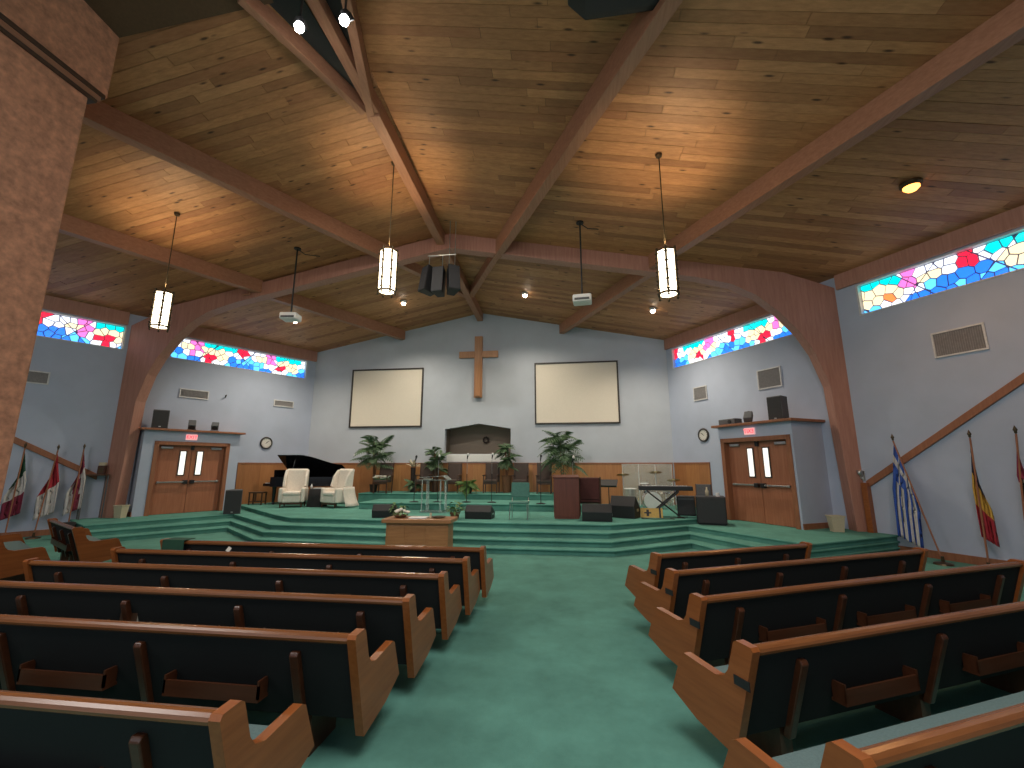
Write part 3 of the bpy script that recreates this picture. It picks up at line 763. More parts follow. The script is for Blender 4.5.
# ---- lamps and things under the roof
def lamp(px, py, zb, zt_, X, Y, label):
    zc = roofz(X, Y)-.02
    t = thing('pendant_lamp', (X, Y, zt_), label, 'lamp', 'lantern pendants')
    h = zt_-zb; n = 6
    MB().lathe([(.0, zc-zt_), (.07, zc-zt_), (.06, zc-zt_-.05), (0, zc-zt_-.06)], 12).build('canopy', M['brass'], t)
    MB().tube([(0, 0, 0), (0, 0, zc-zt_-.03)], .011, 6).build('cord', M['brass'], t)
    for k in range(n):
        a, b_ = k*2*PI/n+.3, (k+1)*2*PI/n+.3; rr = .185
        p, q = Vector((rr*math.cos(a), rr*math.sin(a), 0)), Vector((rr*math.cos(b_), rr*math.sin(b_), 0)); g = (q-p)*.10
        nn = Vector((p.x+q.x, p.y+q.y, 0)).normalized()*.012; pts = [p+g, q-g]
        vs = [(v.x+s_.x, v.y+s_.y, zz) for zz in (-h+.05, -.05) for v, s_ in ((pts[0], Vector()), (pts[1], Vector()), (pts[1], nn), (pts[0], nn))]
        MB().add(vs, [(3, 2, 1, 0), (4, 5, 6, 7), (0, 1, 5, 4), (1, 2, 6, 5), (2, 3, 7, 6), (3, 0, 4, 7)]).build('glass_panel', M['warm'], t)
        bar = MB(); bar.tube([(p.x*1.04, p.y*1.04, -h), (p.x*1.04, p.y*1.04, .02)], .024, 6)
        for j in range(5): bar.lathe([(.0, -.05), (.045, 0), (0, .05)], 6, (p.x*1.06, p.y*1.06, -h*(j+.5)/5))
        bar.build('scroll_bar', M['brass'], t)
        MB().lathe([(0, -.03), (.03, 0), (0, .03)], 8, (p.x*1.05, p.y*1.05, -h-.03)).build('finial', M['brass'], t)
    MB().lathe([(0, -.03), (.19, -.05), (.205, -.03), (.12, .02), (.02, .06), (0, .06)], 12).build('top_cap', M['brass'], t, smooth=True)
    MB().lathe([(0, -h+.045), (.17, -h+.045), (.17, -h+.035), (0, -h+.03)], 12).build('bottom_glass', M['warm'], t)
    MB().lathe([(.17, -h+.05), (.21, -h+.05), (.21, -h+.02), (.17, -h+.02), (.17, -h+.05)], 12).build('bottom_ring', M['brass'], t)
    d = light('pendant_light', 'POINT', (X, Y, (zb+zt_)/2), LAMP_W, (1, .80, .52), size=.22)
    up = light('pendant_uplight', 'SPOT', (X, Y, zt_+.12), LAMP_UP, (1, .78, .48), (X, Y, zc), .06, 100, .8)
LAMP_W, LAMP_UP = 270, 75
lamp(0, 0, 5.21, 6.13, -9.75, 8.69, 'lit lantern pendant hanging at left before the left arch')
lamp(0, 0, 5.91, 6.99, -4.16, 8.97, 'lit lantern pendant hanging nearest the ridge beside the speaker cluster')
lamp(0, 0, 5.22, 6.18, 1.98, 8.28, 'lit lantern pendant hanging at right before the right arch')
def spot(X, Y, label, mat='bulb', pw=60, col=(1, .88, .7), tgt=None, rr=.075):
    zc = roofz(X, Y); t = thing('ceiling_spot', (X, Y, zc-.01), label, 'light', 'small ceiling spots')
    MB().lathe([(0, .0), (rr*1.5, 0), (rr*1.5, -.05), (rr*1.15, -.09), (rr*1.0, -.05), (0, -.04)], 16).build('housing', M['white' if mat == 'bulb' else 'brass'], t)
    MB().lathe([(0, -.05), (rr*1.05, -.06), (rr*1.1, -.11), (rr*.7, -.16), (0, -.18)], 14).build('bulb', M[mat], t, smooth=True)
    light('spot_light', 'SPOT', (X, Y, zc-.24), pw, col, tgt or (X, Y-.5, 0), .06, 140, .9)
SPW = 330
spot(-6.28, 15.1, 'small lit ceiling spot left of the speaker cluster', pw=SPW); spot(-1.55, 15.1, 'small lit ceiling spot right of the ridge end', pw=SPW)
spot(3.0, 14.95, 'small lit ceiling spot beneath the right pendant lamp', pw=SPW)
spot(-10.35, 14.5, 'small lit ceiling spot under the left projector', pw=SPW)
spot(6.72, 8.5, 'amber glowing ceiling bulb above the near right window', 'orange', 90, (1, .5, .2), rr=.12)
def flood(X, Y, z, label, tgt):
    t = thing('flood_light', (X, Y, z), label, 'light', 'stage flood lights')
    zc = roofz(X, Y); d_ = (Vector(tgt)-Vector((X, Y, z))).normalized()
    q = d_.to_track_quat('Y', 'Z').to_matrix().to_4x4()
    def loc(): m_ = MB(); m_.M = q; return m_
    loc().lathe([(0, -.06), (.05, -.06), (.09, .0), (.11, .10), (.10, .10), (.09, .02), (0, .02)], 16, axis='y').build('can', M['black'], t)
    loc().lathe([(0, .03), (.085, .03), (.085, .05), (0, .06)], 16, axis='y').build('lens', M['flood'], t)
    MB().lathe([(0, -.20), (.06, -.17), (.075, -.11), (.05, -.05), (0, -.03)], 14).build('bulb', M['flood'], t, smooth=True)
    MB().tube([(0, 0, .08), (0, 0, zc-z)], .018, 8).build('stem', M['black'], t)
fa = at(300, 21, 8.95); flood(fa.x, fa.y, 8.95, 'dazzling white flood light left of the ridge at the top', (-6.5, 15.6, 1.2))
fa = at(345, 14, 8.95); flood(fa.x, fa.y, 8.95, 'dazzling white flood light right of the ridge at the top', (-1, 15.2, 1.2))
def projector(X, Y, zt_, zb, label, rz):
    zc = roofz(X, Y); t = thing('projector', (X, Y, zb), label, 'projector', 'ceiling projectors', rz); h = zt_-zb
    MB().box(-.24, .24, -.20, .20, 0, .20).build('case', M['white'], t, .04)
    MB().lathe([(0, .2), (.07, .2), (.07, .24), (0, .25)], 16, (.10, 0, .10), axis='y').build('lens', M['black'], t)
    MB().box(-.19, .19, -.206, -.19, .03, .09).build('vent_grille', M['greybox'], t)
    MB().tube([(0, 0, .20), (0, 0, zc-zb)], .022, 10).build('pole', M['black'], t)
    MB().lathe([(0, .2), (.1, .2), (.1, .225), (0, .225)], 12).build('mount', M['black'], t); MB().lathe([(0, 0), (.1, 0), (.1, .03), (0, .03)], 12, (0, 0, zc-zb-.04)).build('ceiling_plate', M['black'], t)
    MB().tube([(0, 0, zc-zb-.04), (.2, .1, zc-zb-.16), (.55, .3, zc-zb-.11-.0)], .012, 6).build('cable', M['cable'], t)
projector(-7.97, 10.95, 6.42, 6.1, 'white projector on a long pole over the left side of the stage', R(8)); projector(.40, 10.73, 6.47, 6.1, 'white projector on a long pole over the right side of the stage', R(-5))
t = thing('conduit', (-10.15, 12.02, roofz(-10.15, 12.02)), 'short dark conduit stub dropping from the left slope', 'conduit')
MB().box(-.03, .03, -.22, -.16, -.42, -.02).build('pipe', M['beam'], t); MB().box(-.25, .03, -.22, -.16, -.46, -.42).build('elbow', M['beam'], t)
# speaker cluster under the ridge
CX, CY = -3.62, 11.3
def hz_(py): 
    d = ray(442, py); return EYE + d.z*math.hypot(CX, CY)/math.hypot(d.x, d.y)
ztop, zbot = hz_(268), hz_(296)
t = thing('speaker_cluster', (CX, CY, zbot), 'hanging cluster of three black loudspeakers below the ridge', 'speaker'); h = ztop-zbot
for dx, rz, tl, z0 in ((-.34, R(-38), R(-9), .05), (-.02, R(-4), R(-6), 0), (.36, R(34), R(-9), .03)):
    mb = MB(); mb.M = Matrix.Translation((dx, 0, h/2+z0)) @ Matrix.Rotation(rz, 4, 'Z') @ Matrix.Rotation(tl, 4, 'X')
    mb.prism([(-.17, -.2), (.17, -.2), (.11, .2), (-.11, .2)], lambda u, v, d: (u, v, d), -h*.46, h*.46)
    c = mb.build('speaker_box', M['black'], t, .015)
    mb2 = MB(); mb2.M = mb.M; mb2.box(-.155, .155, -.212, -.2, -h*.43, h*.43); mb2.build('grille', M['grille'], c)
zr = roofz(CX, CY)-zbot-.3
fr = MB()
for x in (-.35, .05): fr.tube([(x, 0, h*.9), (x, 0, h+.42)], .014, 6)
fr.tube([(-.4, 0, h+.40), (.45, 0, h+.40)], .02, 6)
fr.build('hanger_bar', M['metal'], t)
for x in (.25, .42): MB().tube([(x, 0, h*.9), (x, 0, zr+.25)], .013, 6).build('drop_rod', M['metal'], t)
# black box hung above the right purlin
ha, hb = at(585, 21, 8.45), at(655, 11, 8.45); hc = (ha+hb)/2; hw_ = (hb-ha).length/2
t = thing('hanging_speaker', (hc.x, hc.y, 8.45), 'dark hanging box beside the right roof beam at the top edge', 'speaker', None, math.atan2((hb-ha).y, (hb-ha).x))
MB().prism([(-hw_, 0), (hw_, 0), (hw_+.12, -.25), (hw_+.12, -.9), (-hw_-.25, -.9), (-hw_-.25, -.25)], lambda u, v, d: (u, v, d), 0, .30).build('cabinet', M['black'], t, .02); MB().box(-hw_, hw_, -.8, -.1, -.015, .005).build('grille', M['grille'], t)
for x in (-.3, .3): MB().tube([(x, -.4, .28), (x, -.4, roofz(hc.x, hc.y)-8.45+.04)], .015, 6).build('drop_rod', M['metal'], t)

# ---- stage furniture
# grand piano
t = thing('grand_piano', (-11.3, 15.30, ZS), 'black grand piano with open lid behind the white armchairs', 'piano', None, 0)
out = [(0, 0), (.9, 0)]+[(.9+1.55*k/8, .0+.62*(1-math.cos(k/8*PI*.95))/2) for k in range(1, 9)]+[(2.5, .85), (2.42, 1.15), (2.2, 1.32), (0, 1.32)]
def ring(mb, z0, z1, f=lambda u, v, d: (u, v, d)):
    n = len(out); c = (1.0, .9)
    vs = [f(u, v, z0) for u, v in out]+[f(u, v, z1) for u, v in out]+[f(*c, z0), f(*c, z1)]
    fs = [(i, (i+1) % n, n+(i+1) % n, n+i) for i in range(n)]+[(2*n, (i+1) % n, i) for i in range(n)]+[(2*n+1, n+i, n+(i+1) % n) for i in range(n)]
    return mb.add(vs, fs)
ring(MB(), .66, 1.02).build('case', M['lacquer'], t)
al = R(38)
ring(MB(), 0, .03, lambda u, v, d: (u, 1.30-(1.30-v)*math.cos(al)-d*math.sin(al), 1.03+(1.30-v)*math.sin(al)+d*math.cos(al))).build('lid', M['lacquer'], t)
MB().tube([(.75, .12, 1.02), (.75, .30, 1.03+1.0*math.sin(al))], .012, 6).build('lid_prop', M['lacquer'], t)
kb = MB().box(-.30, .02, .02, 1.30, .68, .78).build('keyboard_bed', M['lacquer'], t, .01)
MB().box(-.28, -.13, .12, 1.20, .78, .80).build('white_keys', M['white'], kb); MB().box(-.2, -.13, .14, 1.18, .80, .815).build('black_keys', M['black'], kb)
MB().box(-.05, -.02, .25, 1.05, 1.0, 1.28).build('music_desk', M['lacquer'], t)
for x, y in ((.1, .15), (.1, 1.15), (2.1, .9)): MB().lathe([(.035, 0), (.05, .04), (.045, .1), (.07, .55), (.085, .68), (0, .68)], 10, (x, y, 0)).build('leg', M['lacquer'], t)
MB().box(.55, .75, .55, .75, .05, .66).build('pedal_lyre', M['lacquer'], t)
p = at(263.5, 502.5, ZS); t = thing('piano_bench', (-11.78, 15.35, ZS), 'dark open frame bench at the keyboard end of the piano', 'bench', None, R(10))
MB().box(-.26, .26, -.18, .18, .42, .47).build('seat', M['darkwood'], t, .01)
for x in (-.23, .23):
    for y in (-.15, .15): MB().box(x-.02, x+.02, y-.02, y+.02, 0, .42).build('leg', M['darkwood'], t)
MB().box(-.23, .23, -.16, -.13, .1, .13).box(-.23, .23, .13, .16, .1, .13).build('stretcher', M['darkwood'], t); MB().box(-.02, .02, -.165, -.125, .13, .42).build('slat', M['darkwood'], t)
# wing chairs
def wing_chair(p, rz, label, throw):
    t = thing('wing_chair', p, label, 'armchair', 'ivory wing chairs on the stage', rz); w = .40; t.scale = (.97, .97, 1.08)
    MB().box(-w+.10, w-.10, -.36, .30, .16, .38).build('seat_frame', M['whitecloth'], t, .03)
    MB().box(-w+.11, w-.11, -.40, .24, .38, .50).build('seat_cushion', M['whitecloth'], t, .045)
    MB().prism([(.20, .36), (.34, .36), (.46, 1.22), (.36, 1.24), (.30, 1.18)], lambda u, v, d: (d, u, v), -w+.03, w-.03).build('backrest', M['whitecloth'], t, .04)
    for s_ in (-1, 1):
        MB().prism([(.36, .55), (.40, 1.20), (.28, 1.20), (.10, .98), (.0, .66)], lambda u, v, d: (d, u, v), s_*(w-.04)-.05, s_*(w-.04)+.05).build('wing', M['whitecloth'], t, .03)
        MB().box(s_*(w-.03)-.07, s_*(w-.03)+.07, -.36, .36, .16, .62).build('arm', M['whitecloth'], t, .05)
        for y in (-.32, .30): MB().lathe([(.018, 0), (.03, .16), (0, .16)], 8, (s_*(w-.05), y, 0)).build('leg', M['darkwood'], t)
    MB().box(-w+.06, w-.06, -.33, -.29, .10, .16).build('stretcher', M['darkwood'], t)
    if throw:
        mb = MB(); vs = []; n = 8
        for i in range(n+1):
            for j in range(7):
                a = i/n; b_ = j/6
                vs.append((w+.06+.20*b_**2+.03*math.sin(a*9+b_*3)*b_, -.1+.5*a+.12*b_*(a), .63-.60*b_+.02))
        fs = [(i*7+j, (i+1)*7+j, (i+1)*7+j+1, i*7+j+1) for i in range(n) for j in range(6)]
        o = mb.add(vs, fs).build('throw', M['whitecloth'], t, smooth=True); sm = o.modifiers.new('s', 'SOLIDIFY'); sm.thickness = .012
wing_chair((-9.90, 14.72, ZS), R(22), 'ivory wing chair nearer the keyboard, left of the black table', False)
wing_chair((-8.27, 14.75, ZS), R(-22), 'ivory wing chair with a draped throw, right of the black table', True)
t = thing('side_table', (-9.10, 14.95, ZS), 'small round table under a black floor length cloth between wing chairs', 'table')
mb = MB(); n = 28; vs = []
for j, (rr, z) in enumerate(((.0, .62), (.27, .62), (.30, .60), (.31, .3), (.34, .0))):
    for k in range(n): 
        q = rr*(1+(.05*math.sin(k*7*2*PI/n) if j > 2 else 0)); vs.append((q*math.cos(k*2*PI/n), q*math.sin(k*2*PI/n), z))
mb.add(vs, [(j*n+k, j*n+(k+1) % n, (j+1)*n+(k+1) % n, (j+1)*n+k) for j in range(4) for k in range(n)]).build('table_drape', M['blackcloth'], t, smooth=True)
MB().lathe([(0, 0), (.25, 0), (.25, .60), (0, .60)], 16).build('table_core', M['darkwood'], t)
o = MB().box(-.2, .16, -.1, .1, 0, .035).build('napkin', M['white'], None, .01); o.location = (-9.05, 14.95, ZS+.622); o.rotation_euler = (0, 0, .3); tag(o, 'folded white napkin lying on the black round table', 'napkin')
o = MB().lathe([(0, 0), (.035, 0), (.035, .11), (.015, .14), (.015, .17), (0, .17)], 12).build('bottle', M['white'], None, 0, True); o.location = (-9.31, 14.85, ZS+.622); tag(o, 'small white bottle standing on the black round table', 'bottle')
# chairs along the back platform
def pulpit_chair(p, rz, label, fab='brownfab', arms=True, s=1.0, wood_='darkwood', group='upholstered chairs along the back wall'):
    t = thing('upholstered_chair', p, label, 'chair', group, rz)
    MB().box(-.26, .26, -.25, .24, .40, .50).build('seat', M[fab], t, .03)
    MB().prism([(.20, .48), (.27, .48), (.35, 1.12), (.29, 1.13)], lambda u, v, d: (d, u, v), -.25, .25).build('backrest', M[fab], t, .025)
    for s_ in (-1, 1):
        MB().box(s_*.255-.02, s_*.255+.02, -.24, -.20, 0, .40 if not arms else .64).build('leg', M[wood_], t)
        MB().prism([(.22, 0), (.26, 0), (.36, 1.14), (.32, 1.14)], lambda u, v, d: (d, u, v), s_*.268-.018, s_*.268+.018).build('leg', M[wood_], t)
        if arms: MB().box(s_*.27-.03, s_*.27+.03, -.27, .27, .64, .675).build('armrest', M[wood_], t, .01)
    MB().box(-.25, .25, -.23, -.20, .33, .40).build('apron', M[wood_], t)
    return t
ZP = .94
CH = [(-7.15, 16.05, 'brown chair by the left palm, a white floral spray on its seat'), (-5.72, 16.65, 'brown upholstered chair second from left, before the small palm'), (-4.57, 16.65, 'brown upholstered chair directly below the wall recess, left one'),
      (-3.05, 16.65, 'brown upholstered chair below the right edge of the recess'), (-1.92, 16.65, 'brown upholstered chair between potted tree and large palm'), (-1.02, 16.6, 'brown upholstered chair partly behind the wooden pulpit')]
for x, y, lab in CH: pulpit_chair((x, y, ZP), 0, lab)
# flowers on the first chair
t = thing('floral_spray', (-7.15, 15.95, ZP+.505), 'white floral spray lying on the leftmost brown chair', 'flowers')
rnd = random.Random(5)
for k in range(14):
    x, y, z = rnd.uniform(-.26, .26), rnd.uniform(-.14, .14), .05+rnd.uniform(0, .14)*(1-abs(rnd.uniform(-.6, .6)))
    mb = MB()
    for a in range(6): 
        c = Vector((x+.045*math.cos(a), y+.045*math.sin(a), z)); mb.lathe([(0, -.02), (.045, .0), (.05, .02), (0, .03)], 6, c)
    mb.build('blossom', M['whitecloth'], t)
MB().box(-.28, .28, -.14, .14, 0, .04).build('stems', M['leaf'], t, .015)
# plants
def frond_mesh(L, droop, n, lw, ll, tw_=0):
    mb = MB(); pts = []
    for i in range(n+1):
        a = i/n; pts.append(Vector((L*a*(1-.12*droop*a), 0, L*(.55*a-droop*.75*a*a))))
    mb.tube(pts, [.012*(1-.7*i/n) for i in range(n+1)], 4)
    for i in range(1, n+1):
        p = pts[i]; d = (pts[i]-pts[i-1]).normalized(); a = i/n; l = ll*math.sin(PI*min(.95, .18+.8*a))+.03
        for s_ in (-1, 1):
            side = Vector((.55*d.x, s_*1.0, .55*d.z-.28)).normalized(); w = Vector((d.x, 0, d.z))*lw
            q = p+side*l*.5; e = p+side*l+Vector((0, 0, -.12*l))
            up = Vector((0, 0, .004))
            mb.add([p, q+w, e, q-w, q+up*2], [(0, 1, 4), (0, 4, 3), (1, 2, 4), (2, 3, 4)])
    return mb
def palm(name, p, h, L, nf, label, trunk=True, pot=.16, poth=.3, droop=1.0, mat='leaf', seed=1, potmat='pot', ll=.26, crown=.5):
    rnd = random.Random(seed); t = thing(name, p, label, 'plant')
    MB().lathe([(pot*.72, 0), (pot, poth), (pot*1.08, poth), (pot*1.05, poth-.03), (0, poth-.04)], 16).build('pot', M[potmat], t, smooth=False)
    stem_n = 3 if trunk else 0; mb = MB()
    tops = []
    for k in range(max(1, stem_n)):
        a = k*2.1; top_ = Vector((.10*math.cos(a), .10*math.sin(a), h*(.62+.18*k/3))) if trunk else Vector((0, 0, poth+.03))
        tops.append(top_); mb.tube([(.03*math.cos(a), .03*math.sin(a), poth-.05), top_*.6+Vector((0, 0, .05)), top_], [.028, .02, .014], 6)
    mb.build('stem', M['basket'], t)
    protos = []
    for k in range(nf):
        if k < 3: o = frond_mesh(L*(1-.1*k), droop*(.7+.25*k), 10, .038, ll).build('frond', M[mat], t); protos.append(o)
        else:
            o = bpy.data.objects.new('frond', protos[k % 3].data); COL.objects.link(o); o.parent = t
        tp = tops[k % len(tops)]; f_ = k/max(1, nf-1)
        el = -.25+1.05*f_+rnd.uniform(-.12, .12)
        o.location = Vector((tp.x, tp.y, tp.z*(.62+.38*f_) if trunk else tp.z)); o.rotation_euler = (rnd.uniform(-.25, .25), -el, k*2.399+rnd.uniform(-.3, .3)); s_ = rnd.uniform(.8, 1.1)*(1-.28*max(0, math.sin(o.rotation_euler.z))); o.scale = (s_,)*3
    return t
palm('potted_palm', (-7.70, 16.45, ZP), 2.65, 1.0, 46, 'tall potted palm beside the left projection screen', seed=2, ll=.36)
palm('potted_palm', (-.34, 16.42, ZP), 2.7, 1.05, 54, 'largest bushy potted palm, right of the recess below the right screen', seed=3, ll=.42, droop=1.25)
palm('potted_palm', (-5.38, 17.0, ZP), 2.2, .62, 28, 'small palm on a tall stand left of the recess', seed=4, ll=.24, pot=.14, poth=.95, potmat='darkwood')
palm('potted_tree', (-2.5, 17.0, ZP), 2.45, .55, 34, 'leafy potted tree in front of the right edge of the recess', seed=5, ll=.24, pot=.2, poth=.65, potmat='basket', droop=1.3)
palm('potted_fern', (-3.85, 16.2, ZP), .6, .6, 20, 'low bushy fern in the gap between chairs below the recess', False, .18, .22, 1.2, 'leaf2', 6, ll=.18)
palm('potted_fern', (-6.2, 16.75, ZP), .6, .45, 14, 'dark low fern behind the leftmost brown chair', False, .16, .24, 1.1, 'leaf', 9, ll=.16)
palm('dried_grass', (-6.35, 17.1, ZP), 1.35, .35, 12, 'sparse pale grass spray near the left palm', False, .1, .95, .3, 'bin', 12, ll=.03)
def bush(p, label, seed, s=1.0):
    rnd = random.Random(seed); t = thing('potted_ivy', p, label, 'plant')
    MB().lathe([(.10, 0), (.14, .16), (.15, .16), (.14, .13), (0, .12)], 14).build('pot', M['basket'], t)
    protos = []
    for k in range(46):
        if k < 2:
            mb = MB(); mb.add([(0, 0, 0), (.06, .045, .015), (.15, 0, -.02), (.06, -.045, .015), (.07, 0, .0)], [(0, 1, 4), (0, 4, 3), (1, 2, 4), (2, 3, 4)])
            o = mb.build('leaf', M['leaf2'] if k == 0 else M['leaf'], t); protos.append(o)
        else: o = bpy.data.objects.new('leaf', protos[k % 2].data); COL.objects.link(o); o.parent = t
        a = rnd.uniform(0, 2*PI); q = rnd.uniform(.02, .24)*s; o.location = (q*math.cos(a), q*math.sin(a), .14+rnd.uniform(0, .30)*s*(1-q*2)); o.rotation_euler = (rnd.uniform(-.5, .5), rnd.uniform(-.5, .8), a)
    mb = MB()
    for k in range(9):
        a = k*.7; mb.tube([(0, 0, .12), (.1*math.cos(a), .1*math.sin(a), .26), (.17*math.cos(a), .17*math.sin(a), .25)], .005, 4)
    mb.build('stems', M['leaf'], t)
bush((-4.88, 12.05, ZS), 'bright leafy plant beside the left floor monitor', 3)
bush((-3.22, 12.05, ZS), 'bright leafy plant trailing left of the centre floor monitor', 4, 1.15)
# glass lectern
t = thing('acrylic_lectern', (-4.33, 13.75, ZS), 'clear acrylic lectern on thin legs at the stage centre', 'lectern')
mb = MB(); top_ = [(-.48, .0), (-.30, .035), (0, .05), (.30, .035), (.48, -.06)]
MB().box(-.47, .47, -.25, .25, .98, 1.0).build('lower_shelf', M['acrylic'], t, .004)
MB().prism([(-.47, 1.08), (.30, 1.13), (.44, 1.02), (.44, 1.0), (.29, 1.11), (-.47, 1.06)], lambda u, v, d: (u, d, v), -.24, .24).build('reading_top', M['acrylic'], t)
for x, y in ((-.38, -.2), (-.22, -.2), (.22, -.2), (.38, -.2), (-.3, .2), (.3, .2)): MB().tube([(x, y, 0), (x, y, 1.0)], .022, 8).build('leg', M['acrylic'], t)
MB().box(-.44, .44, -.24, .24, 0, .02).build('base', M['acrylic'], t)
o = MB().box(-.14, .14, -.1, .1, 0, .03).build('open_bible', M['paper'], None, .008); o.location = (-4.58, 13.7, ZS+1.0); tag(o, 'pale open book lying inside the acrylic lectern', 'book')
# microphones
def mic(p, h, label, lit, tilt=0):
    t = thing('microphone_stand', p, label, 'microphone', 'microphones on straight stands')
    MB().lathe([(0, 0), (.15, 0), (.15, .02), (.03, .04), (0, .04)], 18).build('base', M['black'], t)
    MB().tube([(0, 0, .03), (0, 0, h*.6)], .013, 8).build('lower_tube', M['black'], t); MB().tube([(0, 0, h*.58), (0, 0, h-.12)], .009, 8).build('upper_tube', M['metal'] if lit else M['black'], t)
    mb = MB(); mb.M = Matrix.Translation((0, 0, h-.12)) @ Matrix.Rotation(tilt, 4, 'Y'); mb.lathe([(0, 0), (.018, 0), (.026, .12), (0, .12)], 10); mb.build('mic_handle', M['black'], t)
    mb = MB(); mb.M = Matrix.Translation((0, 0, h-.12)) @ Matrix.Rotation(tilt, 4, 'Y'); mb.lathe([(.0, .11), (.036, .13), (.036, .17), (.02, .20), (0, .20)], 12); mb.build('mic_head', M['white'] if lit else M['black'], t, smooth=True)  # lit heads are white: the shine on the metal is in the colour
for x, y, h, lab, lit in ((-5.35, 14.6, 1.50, 'black microphone on a stand left of the acrylic lectern', 0), (-4.55, 14.7, 1.52, 'silver headed microphone standing behind the acrylic lectern', 1),
                          (-3.55, 14.75, 1.57, 'silver headed microphone standing right of the acrylic lectern', 1), (-2.68, 14.75, 1.58, 'silver headed microphone in front of the potted tree', 1),
                          (-1.0, 14.45, 1.50, 'black microphone on a stand left of the wooden pulpit', 0)): mic((x, y, .74), h, lab, lit, .15)
mic((.05, 13.5, ZS), 1.66, 'silver headed microphone rising behind the wooden pulpit', 1, .2)
# floor monitors
def monitor(p, rz, w, label, fac='greybox', h=.36):
    t = thing('floor_monitor', p, label, 'speaker', 'wedge floor monitors', rz)
    MB().prism([(-.20, 0), (.22, 0), (.25, h*.55), (.12, h), (-.24, h*.42)], lambda u, v, d: (d, u, v), -w/2, w/2).build('cabinet', M['black'], t, .012)
    mb = MB(); a, b_ = Vector((-.235, h*.42)), Vector((.115, h)); n = Vector((-(b_-a).y, (b_-a).x)).normalized()*.012; a2, b2 = a.lerp(b_, .05), a.lerp(b_, .95)
    mb.prism([tuple(a2), tuple(b2), tuple(b2+n), tuple(a2+n)], lambda u, v, d: (d, u, v), -w/2+.03, w/2-.03); mb.build('grille', M[fac], t)
    MB().box(-w/2-.008, -w/2, -.06, .08, h*.3, h*.42).build('handle', M['metal'], t)
    return t
monitor((-5.30, 12.2, ZS), R(180+10), .66, 'grey topped floor monitor left of the communion table')
monitor((-2.55, 12.25, ZS), R(180-4), .74, 'grey topped floor monitor right of the communion table')
monitor((.66, 12.15, ZS), R(180-4), .78, 'black floor monitor in front of the wine red chair', 'grille', .44)
monitor((1.5, 13.0, ZS), R(180-28), .72, 'large black monitor tipped beside the keyboard stand', 'grille', .60)
# green chair
t = thing('teal_chair', (-1.45, 12.3, ZS), 'teal padded chair with thin metal legs before the pulpit', 'chair')
MB().box(-.26, .26, -.24, .22, .40, .46).build('seat', M['tealfab'], t, .025)
MB().prism([(.22, .56), (.26, .56), (.31, .96), (.27, .97)], lambda u, v, d: (d, u, v), -.26, .26).build('backrest', M['tealfab'], t, .03)
for s_ in (-1, 1):
    MB().tube([(s_*.23, -.2, .41), (s_*.25, -.25, 0)], .012, 8).build('leg', M['metal'], t); MB().tube([(s_*.23, .28, .62), (s_*.23, .20, .42), (s_*.24, .27, 0)], .012, 8).build('leg', M['metal'], t)
# pulpit and wine chair
p0, p1 = at(553.5, 519.5, ZS), at(579.5, 519.5, ZS); w = (p1.x-p0.x)/2
t = thing('pulpit', ((p0.x+p1.x)/2, 12.45+.2, ZS), 'solid dark reddish wooden pulpit box right of the teal chair', 'pulpit', None, R(3))
MB().box(-w, w, -.25, .25, .05, 1.10).build('body', M['mahog'], t, .008); MB().box(-w+.01, w-.01, -.24, .24, 0, .05).build('plinth', M['mahog'], t)
MB().prism([(-.28, 1.10), (.28, 1.10), (.28, 1.18), (-.28, 1.13)], lambda u, v, d: (d, u, v), -w-.02, w+.02).build('reading_top', M['mahog'], t, .006)
t = pulpit_chair((.52, 13.3, ZS), R(180), 'wine red high backed chair beside the wooden pulpit', 'redfab', False, group=None)
t.scale = (1.12, 1.05, .98)
# communion table
p = aty(419.5, 546, 9.72); t = thing('communion_table', (p.x, 9.72, 0), 'oak communion table at the foot of the stage steps', 'table', None, R(2))
MB().box(-.70, .70, -.24, .24, .04, .72).build('body', M['oak'], t, .006); MB().box(-.78, .78, -.33, .33, .72, .805).build('table_top', M['oak'], t, .012); MB().box(-.74, .74, -.28, .28, 0, .07).build('plinth', M['oak'], t, .005)
for x in (-.46, 0, .46): MB().box(x-.19, x+.19, -.252, -.24, .14, .66).build('panel', M['oak'], t, .006)
cx_, cy_ = p.x, 9.72
t = thing('flower_arrangement', (cx_-.47, cy_, .806), 'low cream flower arrangement on the left of the communion table', 'flowers')
rnd = random.Random(11); MB().lathe([(.10, 0), (.17, .05), (.16, .06), (0, .05)], 14).build('bowl', M['basket'], t)
for k in range(16):
    a = rnd.uniform(0, 6.28); q = rnd.uniform(0, .17); MB().lathe([(0, -.02), (.04, 0), (.045, .02), (0, .035)], 7, (q*math.cos(a), q*math.sin(a), .08+.08*(1-q/.17)+rnd.uniform(0, .03))).build('blossom', M['whitecloth'], t)
for k in range(10):
    a = k*.63; mb = MB(); mb.add([(0, 0, .07), (.12*math.cos(a)+.03*math.sin(a), .12*math.sin(a)-.03*math.cos(a), .10), (.27*math.cos(a), .27*math.sin(a), .05), (.12*math.cos(a)-.03*math.sin(a), .12*math.sin(a)+.03*math.cos(a), .10)], [(0, 1, 2, 3)]); mb.build('leaf', M['leaf2'], t)
o = MB().box(-.2, .2, -.14, .14, 0, .025).build('white_cloth', M['white'], None, .008); o.location = (cx_-.02, cy_-.08, .806); o.rotation_euler = (0, 0, .15); tag(o, 'folded white cloth on the middle of the communion table', 'cloth')
t = thing('offering_plate', (cx_+.42, cy_+.02, .806), 'shallow bronze plate on the right of the communion table', 'plate')
MB().lathe([(0, 0), (.10, 0), (.16, .03), (.155, .035), (.09, .008), (0, .008)], 22).build('dish', M['brass'], t, smooth=True); MB().lathe([(0, .008), (.085, .008), (.085, .012), (0, .012)], 18).build('felt', M['mahog'], t)
